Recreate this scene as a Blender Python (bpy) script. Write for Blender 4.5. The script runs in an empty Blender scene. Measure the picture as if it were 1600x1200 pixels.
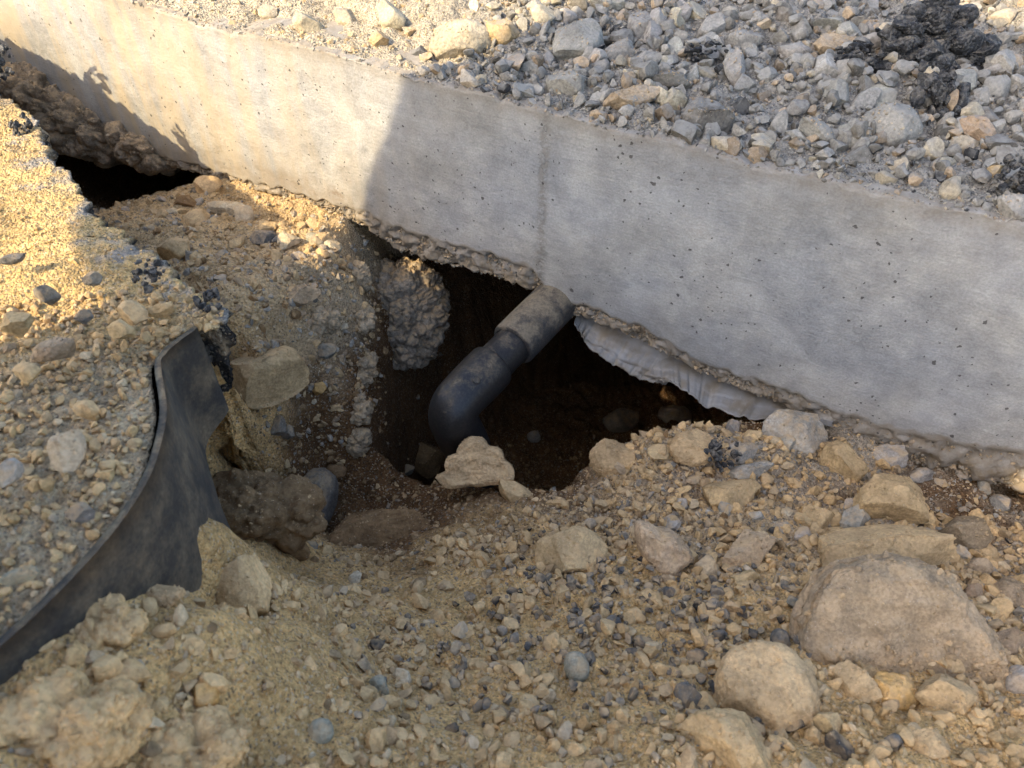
import bpy, bmesh, math, random
import numpy as np
from mathutils import Vector, Matrix

R = math.radians
rng = np.random.default_rng(7)
random.seed(7)
scene = bpy.context.scene
C = scene.collection

# ------------------------------------------------------------------ camera, world, sun, exposure
CAM_Z = 0.605
cam_d = bpy.data.cameras.new('camera')
cam = bpy.data.objects.new('camera', cam_d); C.objects.link(cam)
cam.location = (0, 0, CAM_Z); cam.rotation_euler = (R(45), 0, 0)
cam_d.sensor_width = 36; cam_d.lens = 27
cam_d.clip_start = 0.01; cam_d.clip_end = 500
cam_d.dof.use_dof = True; cam_d.dof.focus_distance = 0.85; cam_d.dof.aperture_fstop = 11.5
scene.camera = cam

SUN_EL = 42.0
SUN_H = Vector((0.82, 0.572))                      # horizontal travel direction of the sunlight
SUN_H.normalize()
KS = 1 / math.tan(R(SUN_EL))
sun_d = bpy.data.lights.new('sun', 'SUN'); sun_d.energy = 2.5; sun_d.angle = R(0.55)
sun_d.color = (1.0, 0.82, 0.54)
sun = bpy.data.objects.new('sun', sun_d); C.objects.link(sun)
sdir = Vector((SUN_H.x * math.cos(R(SUN_EL)), SUN_H.y * math.cos(R(SUN_EL)), -math.sin(R(SUN_EL))))
sun.rotation_euler = sdir.to_track_quat('-Z', 'Y').to_euler()
sun.location = -sdir * 5

world = bpy.data.worlds.new('World'); scene.world = world; world.use_nodes = True
wn = world.node_tree; wn.nodes.clear()
sky = wn.nodes.new('ShaderNodeTexSky'); sky.sky_type = 'NISHITA'; sky.sun_disc = False
sky.sun_elevation = R(SUN_EL); sky.sun_rotation = math.atan2(-SUN_H.x, -SUN_H.y)
sky.dust_density = 3.0; sky.air_density = 1.0
bg = wn.nodes.new('ShaderNodeBackground'); bg.inputs[1].default_value = 0.15
wo = wn.nodes.new('ShaderNodeOutputWorld')
wn.links.new(sky.outputs[0], bg.inputs[0]); wn.links.new(bg.outputs[0], wo.inputs[0])

scene.view_settings.view_transform = 'Standard'; scene.view_settings.look = 'None'
scene.view_settings.gamma = 1; scene.view_settings.use_curve_mapping = False
scene.view_settings.exposure = 1.72
scene.render.engine = 'CYCLES'
scene.cycles.max_bounces = 4; scene.cycles.diffuse_bounces = 3; scene.cycles.adaptive_threshold = 0.035

# ------------------------------------------------------------------ geometry helpers
F = 1200.0
S2 = math.sqrt(0.5)
CR = np.array([1.0, 0, 0]); CU = np.array([0, S2, S2]); CB = np.array([0, -S2, S2])   # view axes of the photograph
def ray(px, py):
    u = (px - 800) / F; v = (600 - py) / F
    return np.array([u, S2 + v * S2, -S2 + v * S2])
def W(px, py, z):
    d = ray(px, py); t = (z - CAM_Z) / d[2]
    return np.array([d[0] * t, d[1] * t, z])
def depth_of(p):
    return (p[1] + (CAM_Z - p[2])) * S2
# wall frame: a runs along the footing to the right, d goes behind its face
WA = np.array([0.881, -0.4726]); WN = np.array([-0.4726, -0.881]); WO = np.array([0.3434, 0.6401])
def wall_px(px, py):
    d = ray(px, py); t = -0.7266 / (d[0] * WN[0] + d[1] * WN[1])
    p = d * t; q = p[:2] - WO
    return float(q @ WA), float(CAM_Z + p[2])
def ad(a, d):
    return WO + WA * a - WN * d
def to_ad(X, Y):
    qx = X - WO[0]; qy = Y - WO[1]
    return qx * WA[0] + qy * WA[1], -(qx * WN[0] + qy * WN[1])

_perm = np.random.default_rng(3).permutation(256); _perm = np.concatenate([_perm, _perm, _perm])
_grad = np.random.default_rng(4).normal(size=(256, 3)); _grad /= np.linalg.norm(_grad, axis=1)[:, None]
def perlin(P):
    P = np.asarray(P, dtype=np.float64)
    i = np.floor(P).astype(np.int64); f = P - i; i &= 255
    w = f * f * f * (f * (f * 6 - 15) + 10)
    out = np.zeros(len(P))
    for dx in (0, 1):
        for dy in (0, 1):
            for dz in (0, 1):
                h = _perm[_perm[_perm[(i[:, 0] + dx) & 255] + ((i[:, 1] + dy) & 255)] + ((i[:, 2] + dz) & 255)]
                g = _grad[h]
                dot = g[:, 0] * (f[:, 0] - dx) + g[:, 1] * (f[:, 1] - dy) + g[:, 2] * (f[:, 2] - dz)
                wt = (w[:, 0] if dx else 1 - w[:, 0]) * (w[:, 1] if dy else 1 - w[:, 1]) * (w[:, 2] if dz else 1 - w[:, 2])
                out += wt * dot
    return out * 1.6
def fbm(P, oct=4, gain=0.5, lac=2.07):
    s = 0; a = 1.0; P = np.asarray(P, dtype=np.float64)
    for k in range(oct):
        s = s + a * perlin(P + k * 17.3); P = P * lac; a *= gain
    return s
def worley(P, cell, seed=0):
    """distance to nearest jittered cell point, in cell units (3-D input)"""
    Q = np.asarray(P) / cell; i = np.floor(Q).astype(np.int64); best = np.full(len(Q), 9.0)
    for dx in (-1, 0, 1):
        for dy in (-1, 0, 1):
            for dz in (-1, 0, 1):
                j = i + np.array([dx, dy, dz])
                h = _perm[_perm[_perm[(j[:, 0] + seed) & 255] + (j[:, 1] & 255)] + (j[:, 2] & 255)]
                g = j + 0.5 + _grad[h] * 0.42
                best = np.minimum(best, ((Q - g) ** 2).sum(1))
    return np.sqrt(best)
def smooth(x, a, b):
    t = np.clip((x - a) / (b - a), 0, 1); return t * t * (3 - 2 * t)

def new_mesh(name, verts, faces, mat, cols=None, vecs=None, is_smooth=True):
    verts = np.asarray(verts, dtype=np.float32); faces = np.asarray(faces, dtype=np.int32)
    me = bpy.data.meshes.new(name)
    n = faces.shape[1]
    me.vertices.add(len(verts)); me.vertices.foreach_set('co', verts.ravel())
    me.loops.add(faces.size); me.loops.foreach_set('vertex_index', faces.ravel())
    me.polygons.add(len(faces))
    me.polygons.foreach_set('loop_start', np.arange(0, faces.size, n, dtype=np.int32))
    me.polygons.foreach_set('use_smooth', np.full(len(faces), is_smooth, dtype=bool))
    me.update(calc_edges=True); me.validate()
    if cols is not None:
        at = me.color_attributes.new('Col', 'FLOAT_COLOR', 'POINT')
        c4 = np.ones((len(verts), 4), dtype=np.float32); c4[:, :3] = cols
        at.data.foreach_set('color', c4.ravel())
    if vecs is not None:
        at = me.attributes.new('wc', 'FLOAT_VECTOR', 'POINT')
        at.data.foreach_set('vector', np.asarray(vecs, dtype=np.float32).ravel())
    me.materials.append(mat)
    return me
def add(name, me, parent=None, loc=None):
    o = bpy.data.objects.new(name, me); C.objects.link(o)
    if parent is not None: o.parent = parent
    if loc is not None: o.location = loc
    return o
def tag(o, label=None, cat=None, group=None, kind=None):
    if label: o['label'] = label
    if cat: o['category'] = cat
    if group: o['group'] = group
    if kind: o['kind'] = kind
    return o
def empty(name, loc=(0, 0, 0)):
    o = bpy.data.objects.new(name, None); o.empty_display_size = 0.02; o.location = loc; C.objects.link(o); return o
def grid_faces(nr, nc):
    i = np.arange(nr * nc).reshape(nr, nc)
    return np.stack([i[:-1, :-1], i[:-1, 1:], i[1:, 1:], i[1:, :-1]], -1).reshape(-1, 4)

_ico = {}
def ico(level):
    if level not in _ico:
        bm = bmesh.new(); bmesh.ops.create_icosphere(bm, subdivisions=level, radius=1)
        _ico[level] = (np.array([v.co[:] for v in bm.verts]), np.array([[v.index for v in f.verts] for f in bm.faces])); bm.free()
    return _ico[level]
def rock_verts(level, seed, planes=11, cut=(0.48, 0.88), rough=1.0):
    r = np.random.default_rng(seed); v, f = ico(level); v = v.copy(); v0 = v.copy()
    for k in range(planes):
        n = r.normal(size=3); n /= np.linalg.norm(n); d = r.uniform(*cut)
        ex = np.maximum(0, v @ n - d); v -= np.outer(ex * 0.98, n)
    o = r.uniform(0, 200, 3)
    amp = fbm(v0 * 1.6 + o, 2) * 0.06 + (fbm(v0 * 5 + o, 3) * 0.03 + np.abs(perlin(v0 * 11 + o)) * -0.025) * rough
    v *= (1 + amp)[:, None]
    lo = v.min(0); hi = v.max(0); v = (v - (lo + hi) / 2) / ((hi - lo) / 2)
    return v, f
def outline_verts(level, seed, pts, rough=1.0, flat=False):
    """rock with a given star-shaped outline in its x-y plane (unit box), domed in z"""
    v0, f = ico(level)
    pts = np.array(pts, float); th = np.arctan2(pts[:, 1], pts[:, 0]); rr = np.hypot(pts[:, 0], pts[:, 1]); o = np.argsort(th)
    th = th[o]; rr = rr[o]; th = np.concatenate([th - 2 * np.pi, th, th + 2 * np.pi]); rr = np.concatenate([rr, rr, rr])
    t = np.arctan2(v0[:, 1], v0[:, 0]); Rt = np.interp(t, th, rr)
    c = np.hypot(v0[:, 0], v0[:, 1]); cc = c ** 0.55; z = np.sign(v0[:, 2]) * np.abs(v0[:, 2]) ** 0.8
    if flat: cc = np.clip(c * 1.22, 0, 1) ** .8; z = np.sign(v0[:, 2]) * np.clip((1 - c) * 2.6 + .12, 0, 1) ** .75
    v = np.stack([np.cos(t) * Rt * cc, np.sin(t) * Rt * cc, z], 1)
    off = np.random.default_rng(seed).uniform(0, 200, 3)
    v *= (1 + (fbm(v0 * 2 + off, 2) * 0.05 + fbm(v0 * 7 + off, 4, .6) * 0.035) * rough)[:, None]
    v[:, 2] += fbm(np.column_stack([v[:, 0] * 2.5, v[:, 1] * 2.5, v0[:, 2] * .3]) + off, 5, .58) * (.16 if flat else .1)
    return v, f

# ------------------------------------------------------------------ material helpers
class NT:
    def __init__(s, name):
        s.m = bpy.data.materials.new(name); s.m.use_nodes = True; s.t = s.m.node_tree; s.t.nodes.clear()
        s.out = s.t.nodes.new('ShaderNodeOutputMaterial'); s.b = s.t.nodes.new('ShaderNodeBsdfPrincipled')
        s.t.links.new(s.b.outputs[0], s.out.inputs[0]); s.geo = s.t.nodes.new('ShaderNodeNewGeometry')
        s.pos = s.geo.outputs['Position']
    def n(s, typ, **kw):
        nd = s.t.nodes.new('ShaderNode' + typ)
        for k, v in kw.items(): setattr(nd, k, v)
        return nd
    def l(s, a, b): s.t.links.new(a, b)
    def val(s, sock, v):
        if hasattr(v, 'is_linked') or hasattr(v, 'node'): s.l(v, sock)
        else: sock.default_value = v
    def noise(s, scale, detail=4, rough=0.55, vec=None, dist=0.0):
        nd = s.n('TexNoise'); s.l(vec or s.pos, nd.inputs['Vector'])
        nd.inputs['Scale'].default_value = scale; nd.inputs['Detail'].default_value = detail
        nd.inputs['Roughness'].default_value = rough; nd.inputs['Distortion'].default_value = dist
        return nd.outputs['Fac']
    def voro(s, scale, vec=None, feature='F1', rand=1.0):
        nd = s.n('TexVoronoi', feature=feature); s.l(vec or s.pos, nd.inputs['Vector']); nd.inputs['Scale'].default_value = scale
        nd.inputs['Randomness'].default_value = rand
        return nd
    def ramp(s, x, a, b, lo=0.0, hi=1.0):
        nd = s.n('MapRange', interpolation_type='SMOOTHSTEP'); s.val(nd.inputs['Value'], x)
        for k, v in zip(('From Min', 'From Max', 'To Min', 'To Max'), (a, b, lo, hi)): nd.inputs[k].default_value = v
        return nd.outputs[0]
    def math(s, op, a, b=0.0, clamp=False):
        nd = s.n('Math', operation=op, use_clamp=clamp); s.val(nd.inputs[0], a); s.val(nd.inputs[1], b); return nd.outputs[0]
    def mix(s, fac, a, b, blend='MIX'):
        nd = s.n('Mix', data_type='RGBA', blend_type=blend); s.val(nd.inputs[0], fac)
        for i, x in ((6, a), (7, b)):
            if isinstance(x, tuple): nd.inputs[i].default_value = (*x, 1)
            else: s.l(x, nd.inputs[i])
        return nd.outputs[2]
    def scale_col(s, col, f):
        nd = s.n('VectorMath', operation='SCALE'); s.l(col, nd.inputs[0]); s.val(nd.inputs['Scale'], f); return nd.outputs[0]
    def bump(s, h, strength, dist, prev=None):
        nd = s.n('Bump'); nd.inputs['Strength'].default_value = strength; nd.inputs['Distance'].default_value = dist
        s.l(h, nd.inputs['Height'])
        if prev: s.l(prev, nd.inputs['Normal'])
        return nd.outputs[0]
    def attr(s, name, out='Color'):
        nd = s.n('Attribute'); nd.attribute_name = name; return nd.outputs[out]
    def done(s, col, rough=0.93, nrm=None, spec=0.2):
        if isinstance(col, tuple): s.b.inputs['Base Color'].default_value = (*col, 1)
        else: s.l(col, s.b.inputs['Base Color'])
        s.val(s.b.inputs['Roughness'], rough)
        s.b.inputs['Specular IOR Level'].default_value = spec
        if nrm: s.l(nrm, s.b.inputs['Normal'])
        return s.m

def rock_material(name, src, dust=(0.53, 0.365, 0.19)):
    t = NT(name)
    base = t.attr('Col') if src == 'Col' else t.n('ObjectInfo').outputs['Color']
    v1 = t.noise(38, 3, 0.6); v2 = t.noise(330, 2, 0.65)
    f = t.math('MULTIPLY', t.ramp(v1, 0.3, 0.72, 0.74, 1.22), t.ramp(v2, 0.3, 0.7, 0.78, 1.2))
    c = t.scale_col(base, f)
    sp = t.voro(520); spk = t.ramp(sp.outputs['Distance'], 0.12, 0.3, 1, 0)
    sc = t.n('SeparateColor'); t.l(sp.outputs['Color'], sc.inputs[0])
    c = t.mix(t.math('MULTIPLY', spk, t.ramp(sc.outputs[0], 0.8, 0.95, 0, 0.45)), c, (0.62, 0.56, 0.47))
    c = t.mix(t.math('MULTIPLY', spk, t.ramp(sc.outputs[1], 0.8, 0.95, 0, 0.6)), c, (0.06, 0.05, 0.045))
    # dust lies on what faces up
    sn = t.n('SeparateXYZ'); t.l(t.geo.outputs['Normal'], sn.inputs[0])
    du = t.math('MULTIPLY', t.ramp(sn.outputs[2], 0.1, 0.95), t.ramp(t.noise(75, 3, 0.65), 0.34, 0.66, 0, 0.75))
    if src != 'Col': du = t.math('MULTIPLY', du, t.n('ObjectInfo').outputs['Alpha'])
    c = t.mix(du, c, dust)
    h = t.math('ADD', t.math('MULTIPLY', t.noise(170, 4, 0.75), 1.0), 0.0)
    nrm = t.bump(h, 0.75, 0.0032)
    return t.done(c, 0.95, nrm, 0.15)
M_rock = rock_material('rock_object', 'obj')
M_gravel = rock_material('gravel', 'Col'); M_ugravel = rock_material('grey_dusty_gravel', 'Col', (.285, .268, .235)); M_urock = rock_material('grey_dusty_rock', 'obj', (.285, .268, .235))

def soil_material(name):
    t = NT(name)
    f = t.math('MULTIPLY', t.ramp(t.noise(26, 4, 0.62), 0.3, 0.7, 0.76, 1.2), t.ramp(t.noise(260, 3, 0.7), 0.3, 0.7, 0.68, 1.25))
    c = t.scale_col(t.attr('Col'), f)
    v = t.voro(300); v2 = t.voro(640)
    sc = t.n('SeparateColor'); t.l(v2.outputs['Color'], sc.inputs[0])
    c = t.mix(t.ramp(sc.outputs[0], 0.86, 0.97, 0, 0.5), c, (0.56, 0.48, 0.36))
    c = t.mix(t.ramp(sc.outputs[1], 0.88, 0.97, 0, 0.6), c, (0.07, 0.06, 0.055))
    h = t.math('ADD', t.math('MULTIPLY', v.outputs['Distance'], -0.9), t.math('MULTIPLY', v2.outputs['Distance'], -0.5))
    h = t.math('ADD', h, t.math('MULTIPLY', t.noise(140, 5, 0.72), 1.6))
    return t.done(c, 0.97, t.bump(h, 0.9, 0.0035), 0.1)
M_soil = soil_material('soil')

def concrete_material():
    t = NT('concrete')
    wc = t.attr('wc', 'Vector')
    def mapped(sx, sy, sz):
        m = t.n('Mapping'); m.inputs['Scale'].default_value = (sx, sy, sz); t.l(wc, m.inputs['Vector']); return m.outputs[0]
    big = t.noise(5.5, 5, 0.6, wc); mid = t.noise(28, 6, 0.65, wc)
    brush = t.noise(1, 4, 0.6, mapped(14, 420, 14)); trow = t.noise(1, 5, 0.65, mapped(60, 500, 60))
    streak = t.noise(1, 5, 0.55, mapped(38, 4, 10))
    f = t.math('MULTIPLY', t.ramp(big, 0.3, 0.7, 0.8, 1.12), t.ramp(mid, 0.3, 0.7, 0.82, 1.12))
    f = t.math('MULTIPLY', f, t.ramp(brush, 0.3, 0.7, 0.96, 1.035))
    f = t.math('MULTIPLY', f, t.ramp(trow, 0.25, 0.75, 0.94, 1.05))
    f = t.math('MULTIPLY', f, t.ramp(t.noise(400, 4, 0.7, wc), 0.3, 0.7, 0.84, 1.1))
    c = t.scale_col(t.mix(t.ramp(t.noise(7, 4, 0.6, wc), 0.35, 0.65), (0.325, 0.328, 0.326), (0.35, 0.340, 0.313)), f)
    # cement-rich pale bloom
    c = t.mix(t.math('MULTIPLY', t.ramp(t.noise(11, 5, 0.6, wc), 0.5, 0.72), 0.2), c, (0.40, 0.40, 0.40))
    sx = t.n('SeparateXYZ'); t.l(wc, sx.inputs[0]); A = sx.outputs[0]; Z = sx.outputs[1]
    # dusty run marks on the far end
    run = t.math('MULTIPLY', t.ramp(streak, 0.36, 0.66), t.ramp(A, -1.1, -0.35, 0.85, 0.0))
    c = t.mix(run, c, (0.41, 0.335, 0.225))
    # splashed soil from the mesh attribute
    st = t.attr('Col'); ss = t.n('SeparateColor'); t.l(st, ss.inputs[0])
    sfac = t.math('MULTIPLY', ss.outputs[0], t.ramp(t.noise(60, 6, 0.7, wc), 0.3, 0.66, 0.5, 1.0), True)
    c = t.mix(sfac, c, (0.21, 0.165, 0.11))
    # vertical cold joint
    wob = t.math('MULTIPLY', t.math('SUBTRACT', t.noise(22, 4, 0.6, wc), 0.5), 0.012)
    dj = t.math('ABSOLUTE', t.math('ADD', t.math('SUBTRACT', A, A_JOINT), wob))
    jf = t.math('MULTIPLY', t.ramp(dj, 0.001, 0.011, 1, 0), t.ramp(t.noise(130, 5, 0.7, wc), 0.36, 0.62))
    c = t.mix(t.math('MULTIPLY', jf, 0.6), c, (0.17, 0.15, 0.12))
    # brown blotches, dark air holes
    bl = t.voro(9, wc); sb = t.n('SeparateColor'); t.l(bl.outputs['Color'], sb.inputs[0])
    blf = t.math('MULTIPLY', t.math('MULTIPLY', t.ramp(bl.outputs['Distance'], 0.02, 0.2, 1, 0), t.ramp(sb.outputs[0], 0.45, 0.6)), t.ramp(t.noise(120, 5, 0.7, wc), 0.42, 0.6, 0, 0.7))
    c = t.mix(blf, c, (0.22, 0.17, 0.12))
    wv = t.n('VectorMath', operation='ADD'); t.l(wc, wv.inputs[0])
    nz = t.n('TexNoise'); nz.inputs['Scale'].default_value = 180; t.l(wc, nz.inputs['Vector'])
    nzs = t.n('VectorMath', operation='SCALE'); t.l(nz.outputs['Color'], nzs.inputs[0]); nzs.inputs['Scale'].default_value = 0.006
    t.l(nzs.outputs[0], wv.inputs[1])
    pits = None
    for sc_, r_, th in ((34, 0.085, 0.60), (75, 0.13, 0.70), (160, 0.2, 0.72)):
        v = t.voro(sc_, wv.outputs[0]); s3 = t.n('SeparateColor'); t.l(v.outputs['Color'], s3.inputs[0])
        rr = t.math('MULTIPLY', t.math('ADD', s3.outputs[1], .25), r_)
        p = t.math('MULTIPLY', t.math('LESS_THAN', v.outputs['Distance'], rr), t.math('GREATER_THAN', s3.outputs[0], th))
        pits = p if pits is None else t.math('MAXIMUM', pits, p)
    pits = t.math('MULTIPLY', pits, t.math('GREATER_THAN', t.noise(9, 3, 0.6, wc), 0.47))
    c = t.mix(t.math('MULTIPLY', pits, 0.8), c, (0.05, 0.045, 0.04))
    h = t.math('ADD', t.math('MULTIPLY', trow, 0.35), t.math('MULTIPLY', t.noise(210, 6, 0.7, wc), 0.9))
    h = t.math('ADD', h, t.math('MULTIPLY', brush, 0.2))
    h = t.math('SUBTRACT', h, t.math('MULTIPLY', pits, 1.2))
    h = t.math('SUBTRACT', h, t.math('MULTIPLY', jf, 0.7))
    return t.done(c, 0.9, t.bump(h, 0.55, 0.002), 0.2)
A_JOINT = wall_px(848, 300)[0]
M_conc = concrete_material()

def dusty_plastic(name, base, dust, amount, rough, film_amt=.16, soft=.28, low_dust=None, speck=300):
    t = NT(name)
    sn = t.n('SeparateXYZ'); t.l(t.geo.outputs['Normal'], sn.inputs[0])
    nz = t.noise(48, 7, 0.68)
    up = t.ramp(sn.outputs[2], -0.25, 0.9, -0.16, 0.12)
    fac = t.ramp(t.math('ADD', t.math('ADD', nz, up), low_dust(t) if low_dust else 0.0), amount, amount + soft)
    fac2 = t.math('MAXIMUM', fac, t.ramp(t.noise(speck, 5, 0.7), 0.35, 0.8, 0.0, film_amt))
    c = t.mix(fac2, base, dust)
    c = t.scale_col(c, t.ramp(t.noise(300, 4, 0.7), 0.3, 0.7, 0.75, 1.2))
    ro = t.ramp(fac2, 0, 0.7, rough, 0.95)
    return t.done(c, ro, t.bump(t.math('ADD', fac2, t.math('MULTIPLY', t.noise(500, 4), 0.4)), 0.4, 0.0012), 0.4)
M_pipe = dusty_plastic('black_pipe_plastic', (0.014, 0.014, 0.015), (0.17, 0.135, 0.09), 0.58, 0.40, .10)
M_coup = dusty_plastic('black_pipe_plastic_dusty', (0.02, 0.021, 0.024), (0.175, 0.142, 0.098), 0.38, 0.55, .3)
M_liner = dusty_plastic('black_liner_plastic', (0.032, 0.029, 0.025), (0.20, 0.152, 0.092), 0.47, 0.85, .75, .3, None, 28)

def film_material():
    t = NT('dusty_film')
    c = t.mix(t.ramp(t.noise(45, 6, 0.65), 0.35, 0.7), (0.25, 0.24, 0.225), (0.19, 0.155, 0.11))
    c = t.mix(t.ramp(t.noise(210, 5, 0.7), 0.58, 0.78, 0, 0.5), c, (0.42, 0.41, 0.4))
    t.b.inputs['Transmission Weight'].default_value = 0.12
    return t.done(c, 0.45, t.bump(t.noise(120, 4, 0.6), 0.25, 0.002), 0.5)
M_film = film_material()
def asphalt_material():
    t = NT('asphalt')
    v = t.voro(330); sc = t.n('SeparateColor'); t.l(v.outputs['Color'], sc.inputs[0])
    c = t.mix(t.ramp(sc.outputs[0], 0.45, 0.9, 0, 0.8), (0.03, 0.03, 0.031), (0.13, 0.125, 0.115))
    sn = t.n('SeparateXYZ'); t.l(t.geo.outputs['Normal'], sn.inputs[0])
    du = t.math('MULTIPLY', t.ramp(sn.outputs[2], 0.2, 0.95), t.ramp(t.noise(70, 5, 0.7), 0.42, 0.66, 0, 0.85))
    c = t.mix(du, c, (0.24, 0.205, 0.155))
    h = t.math('ADD', t.math('MULTIPLY', v.outputs['Distance'], -1.0), t.noise(300, 6, 0.7))
    return t.done(c, 0.72, t.bump(h, 0.9, 0.004), 0.4)
M_asph = asphalt_material()

def plain(name, col, rough=0.8, sc=60, amp=0.2):
    t = NT(name)
    c = t.n('RGB'); c.outputs[0].default_value = (*col, 1)
    return t.done(t.scale_col(c.outputs[0], t.ramp(t.noise(sc, 5), 0.3, 0.7, 1 - amp, 1 + amp)), rough, t.bump(t.noise(sc * 4, 4), 0.3, 0.002))

# ------------------------------------------------------------------ lower ground: pit and spoil in front of the footing
CP = [  # pixel, pixel, height
 (180,330,-.06),(250,300,-.05),(320,290,-.015),(340,290,-.015),(400,318,-.02),(400,335,-.015),(480,342,-.016),(480,356,-.014),(540,356,-.015),(540,374,-.018),(340,370,.02),(280,370,.05),(200,370,.03),
 (150,345,-.02),(450,400,.0),(545,400,-.02),(380,430,.04),(430,470,.03),(500,470,-.01),(552,425,-.025),(568,470,-.045),(330,470,.07),(340,560,.05),
 (400,530,.03),(400,650,-.06),(460,560,-.04),(480,620,-.09),(530,560,-.08),(568,540,-.085),(570,600,-.115),(530,640,-.12),(566,660,-.15),(490,700,-.16),(560,705,-.18),
 (606,712,-.30),
 (300,650,.08),(350,690,-.04),(280,740,.05),(290,800,.0),(330,760,-.06),(340,830,-.11),(400,870,-.22),(450,860,-.27),(510,760,-.22),(600,765,-.21),
 (420,760,-.24),(500,850,-.24),(570,850,-.16),(680,850,-.08),(640,725,-.36),(850,700,-.42),(900,735,-.33),(900,620,-.48),(760,720,-.36),(880,772,-.105),
 (800,775,-.11),(735,770,-.14),(680,765,-.19),(935,765,-.10),(930,720,-.19),(960,640,-.42),(1010,625,-.36),(1060,622,-.22),(965,690,-.13),(1010,685,-.07),(1080,672,-.045),(1140,690,-.055),(1200,695,-.065),(1300,740,-.08),(1400,760,-.09),
 (1500,780,-.10),(1600,810,-.11),(990,750,-.08),(1100,780,-.08),(1250,800,-.075),
 (420,915,.01),(390,1000,.07),(0,1200,.24),(200,1200,.19),(400,1200,.13),
 (470,905,-.03),(560,925,-.03),(700,910,-.04),(760,820,-.09),(800,900,-.03),(600,1050,.03),(800,1200,.08),(1000,850,-.05),(1000,1000,.01),(1200,900,-.02),(1200,1200,.07),
 (1350,900,-.01),(1500,1000,.02),(1600,1200,.06),(1600,1000,.0),(1550,860,-.075),(1450,810,-.085),(1000,1200,.08),(1400,1200,.065)]
P = [tuple(W(*c)) for c in CP]
for a, d, z in [(-.58,.06,-.33),(-.58,.3,-.36),(-.45,.06,-.38),(-.45,.3,-.42),(-.45,.6,-.4),(-.45,.85,.1),(-.25,.08,-.38),(-.2,.3,-.40),(-.2,.6,-.38),(-.08,.06,-.22),(-.06,.3,-.2),(.0,.04,-.09),(.0,.3,-.08),(-.2,.85,.1),
                (-.66,.0,-.012),(-.70,.0,-.008),(-.75,.0,-.006),(-.82,.0,-.008),(-.69,.05,.0),(-.76,.06,.0),(-.83,.06,.0),(-.8,.25,.08),(-.7,.2,.06),(-.72,.5,.08),(-.89,.0,-.015),(-.74,.5,.05),(.1,.1,-.10),(.35,.1,-.12),(.3,.4,-.08),(-1.15,.0,-.16),(-1.25,.02,-.20),(-1.15,.25,-.30),(-1.15,.5,-.3),(-1.2,.8,.05),(-1.0,.1,-.12),(-.95,.35,-.1),(-.90,.06,.01),
                (-1.5,.0,-.12),(-1.5,.3,-.2),(-1.8,.1,-.1),(.6,-.2,.05),(.9,-.3,.1),(.6,.1,.03),(-1.5,-.3,.05),(-1.3,-.5,.05),(-.5,1.0,.15),(.3,.9,.15),(-1.3,.95,.15)]:
    x, y = ad(a, d); P.append((x, y, z))
for x, y, z in [(-.45,.5,.05),(-.5,.7,.0),(-.42,.3,.05),(-.5,.1,.1),(-.4,-.1,.18),(-.235,.335,.14),(-.21,.325,.14),(-.195,.30,.135),(-.21,.29,.17),(-.215,.25,.185),(-.225,.21,.21),(-.24,.17,.235),(-.18,.25,.155),(-.15,.2,.15),(-.2,.15,.205),(-.28,.2,.22),(-.27,.28,.18),(0,0,.14),(.4,0,.12),(.8,.0,.12),(.8,.4,.05),(-.8,-.2,.18),(-1,.3,.1),(1.2,0,.15),(1.2,.6,.12),(0,-.5,.19),(-1.6,.5,.15),(-1.5,1.6,.15),(1.5,1.5,.15),(0,2.2,.15),(1.3,-.6,.19),(-1.4,-.6,.19)]:
    P.append((x, y, z))
P = np.array(P); PX, PZ = P[:, :2], P[:, 2]
Kd = np.linalg.norm(PX[:, None] - PX[None], axis=2)
Wt = np.linalg.solve(-Kd + np.eye(len(P)) * 0.003 + 2.0, PZ)
def base_h(X, Y):
    q = np.stack([X.ravel(), Y.ravel()], 1); out = np.zeros(len(q))
    for s in range(0, len(q), 40000):
        k = np.linalg.norm(q[s:s + 40000, None] - PX[None], axis=2); out[s:s + 40000] = (-k + 2.0) @ Wt
    return out.reshape(X.shape)

def axis(lo, flo, fhi, hi, fine, coarse):
    return np.concatenate([np.arange(lo, flo, coarse), np.arange(flo, fhi, fine), np.arange(fhi, hi + 1e-6, coarse)])
gx = axis(-1.7, -0.95, 0.68, 1.6, 0.0032, 0.03); gy = axis(-0.8, 0.10, 1.22, 2.3, 0.0032, 0.03)
GX, GY = np.meshgrid(gx, gy); H0 = base_h(GX, GY)
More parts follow.
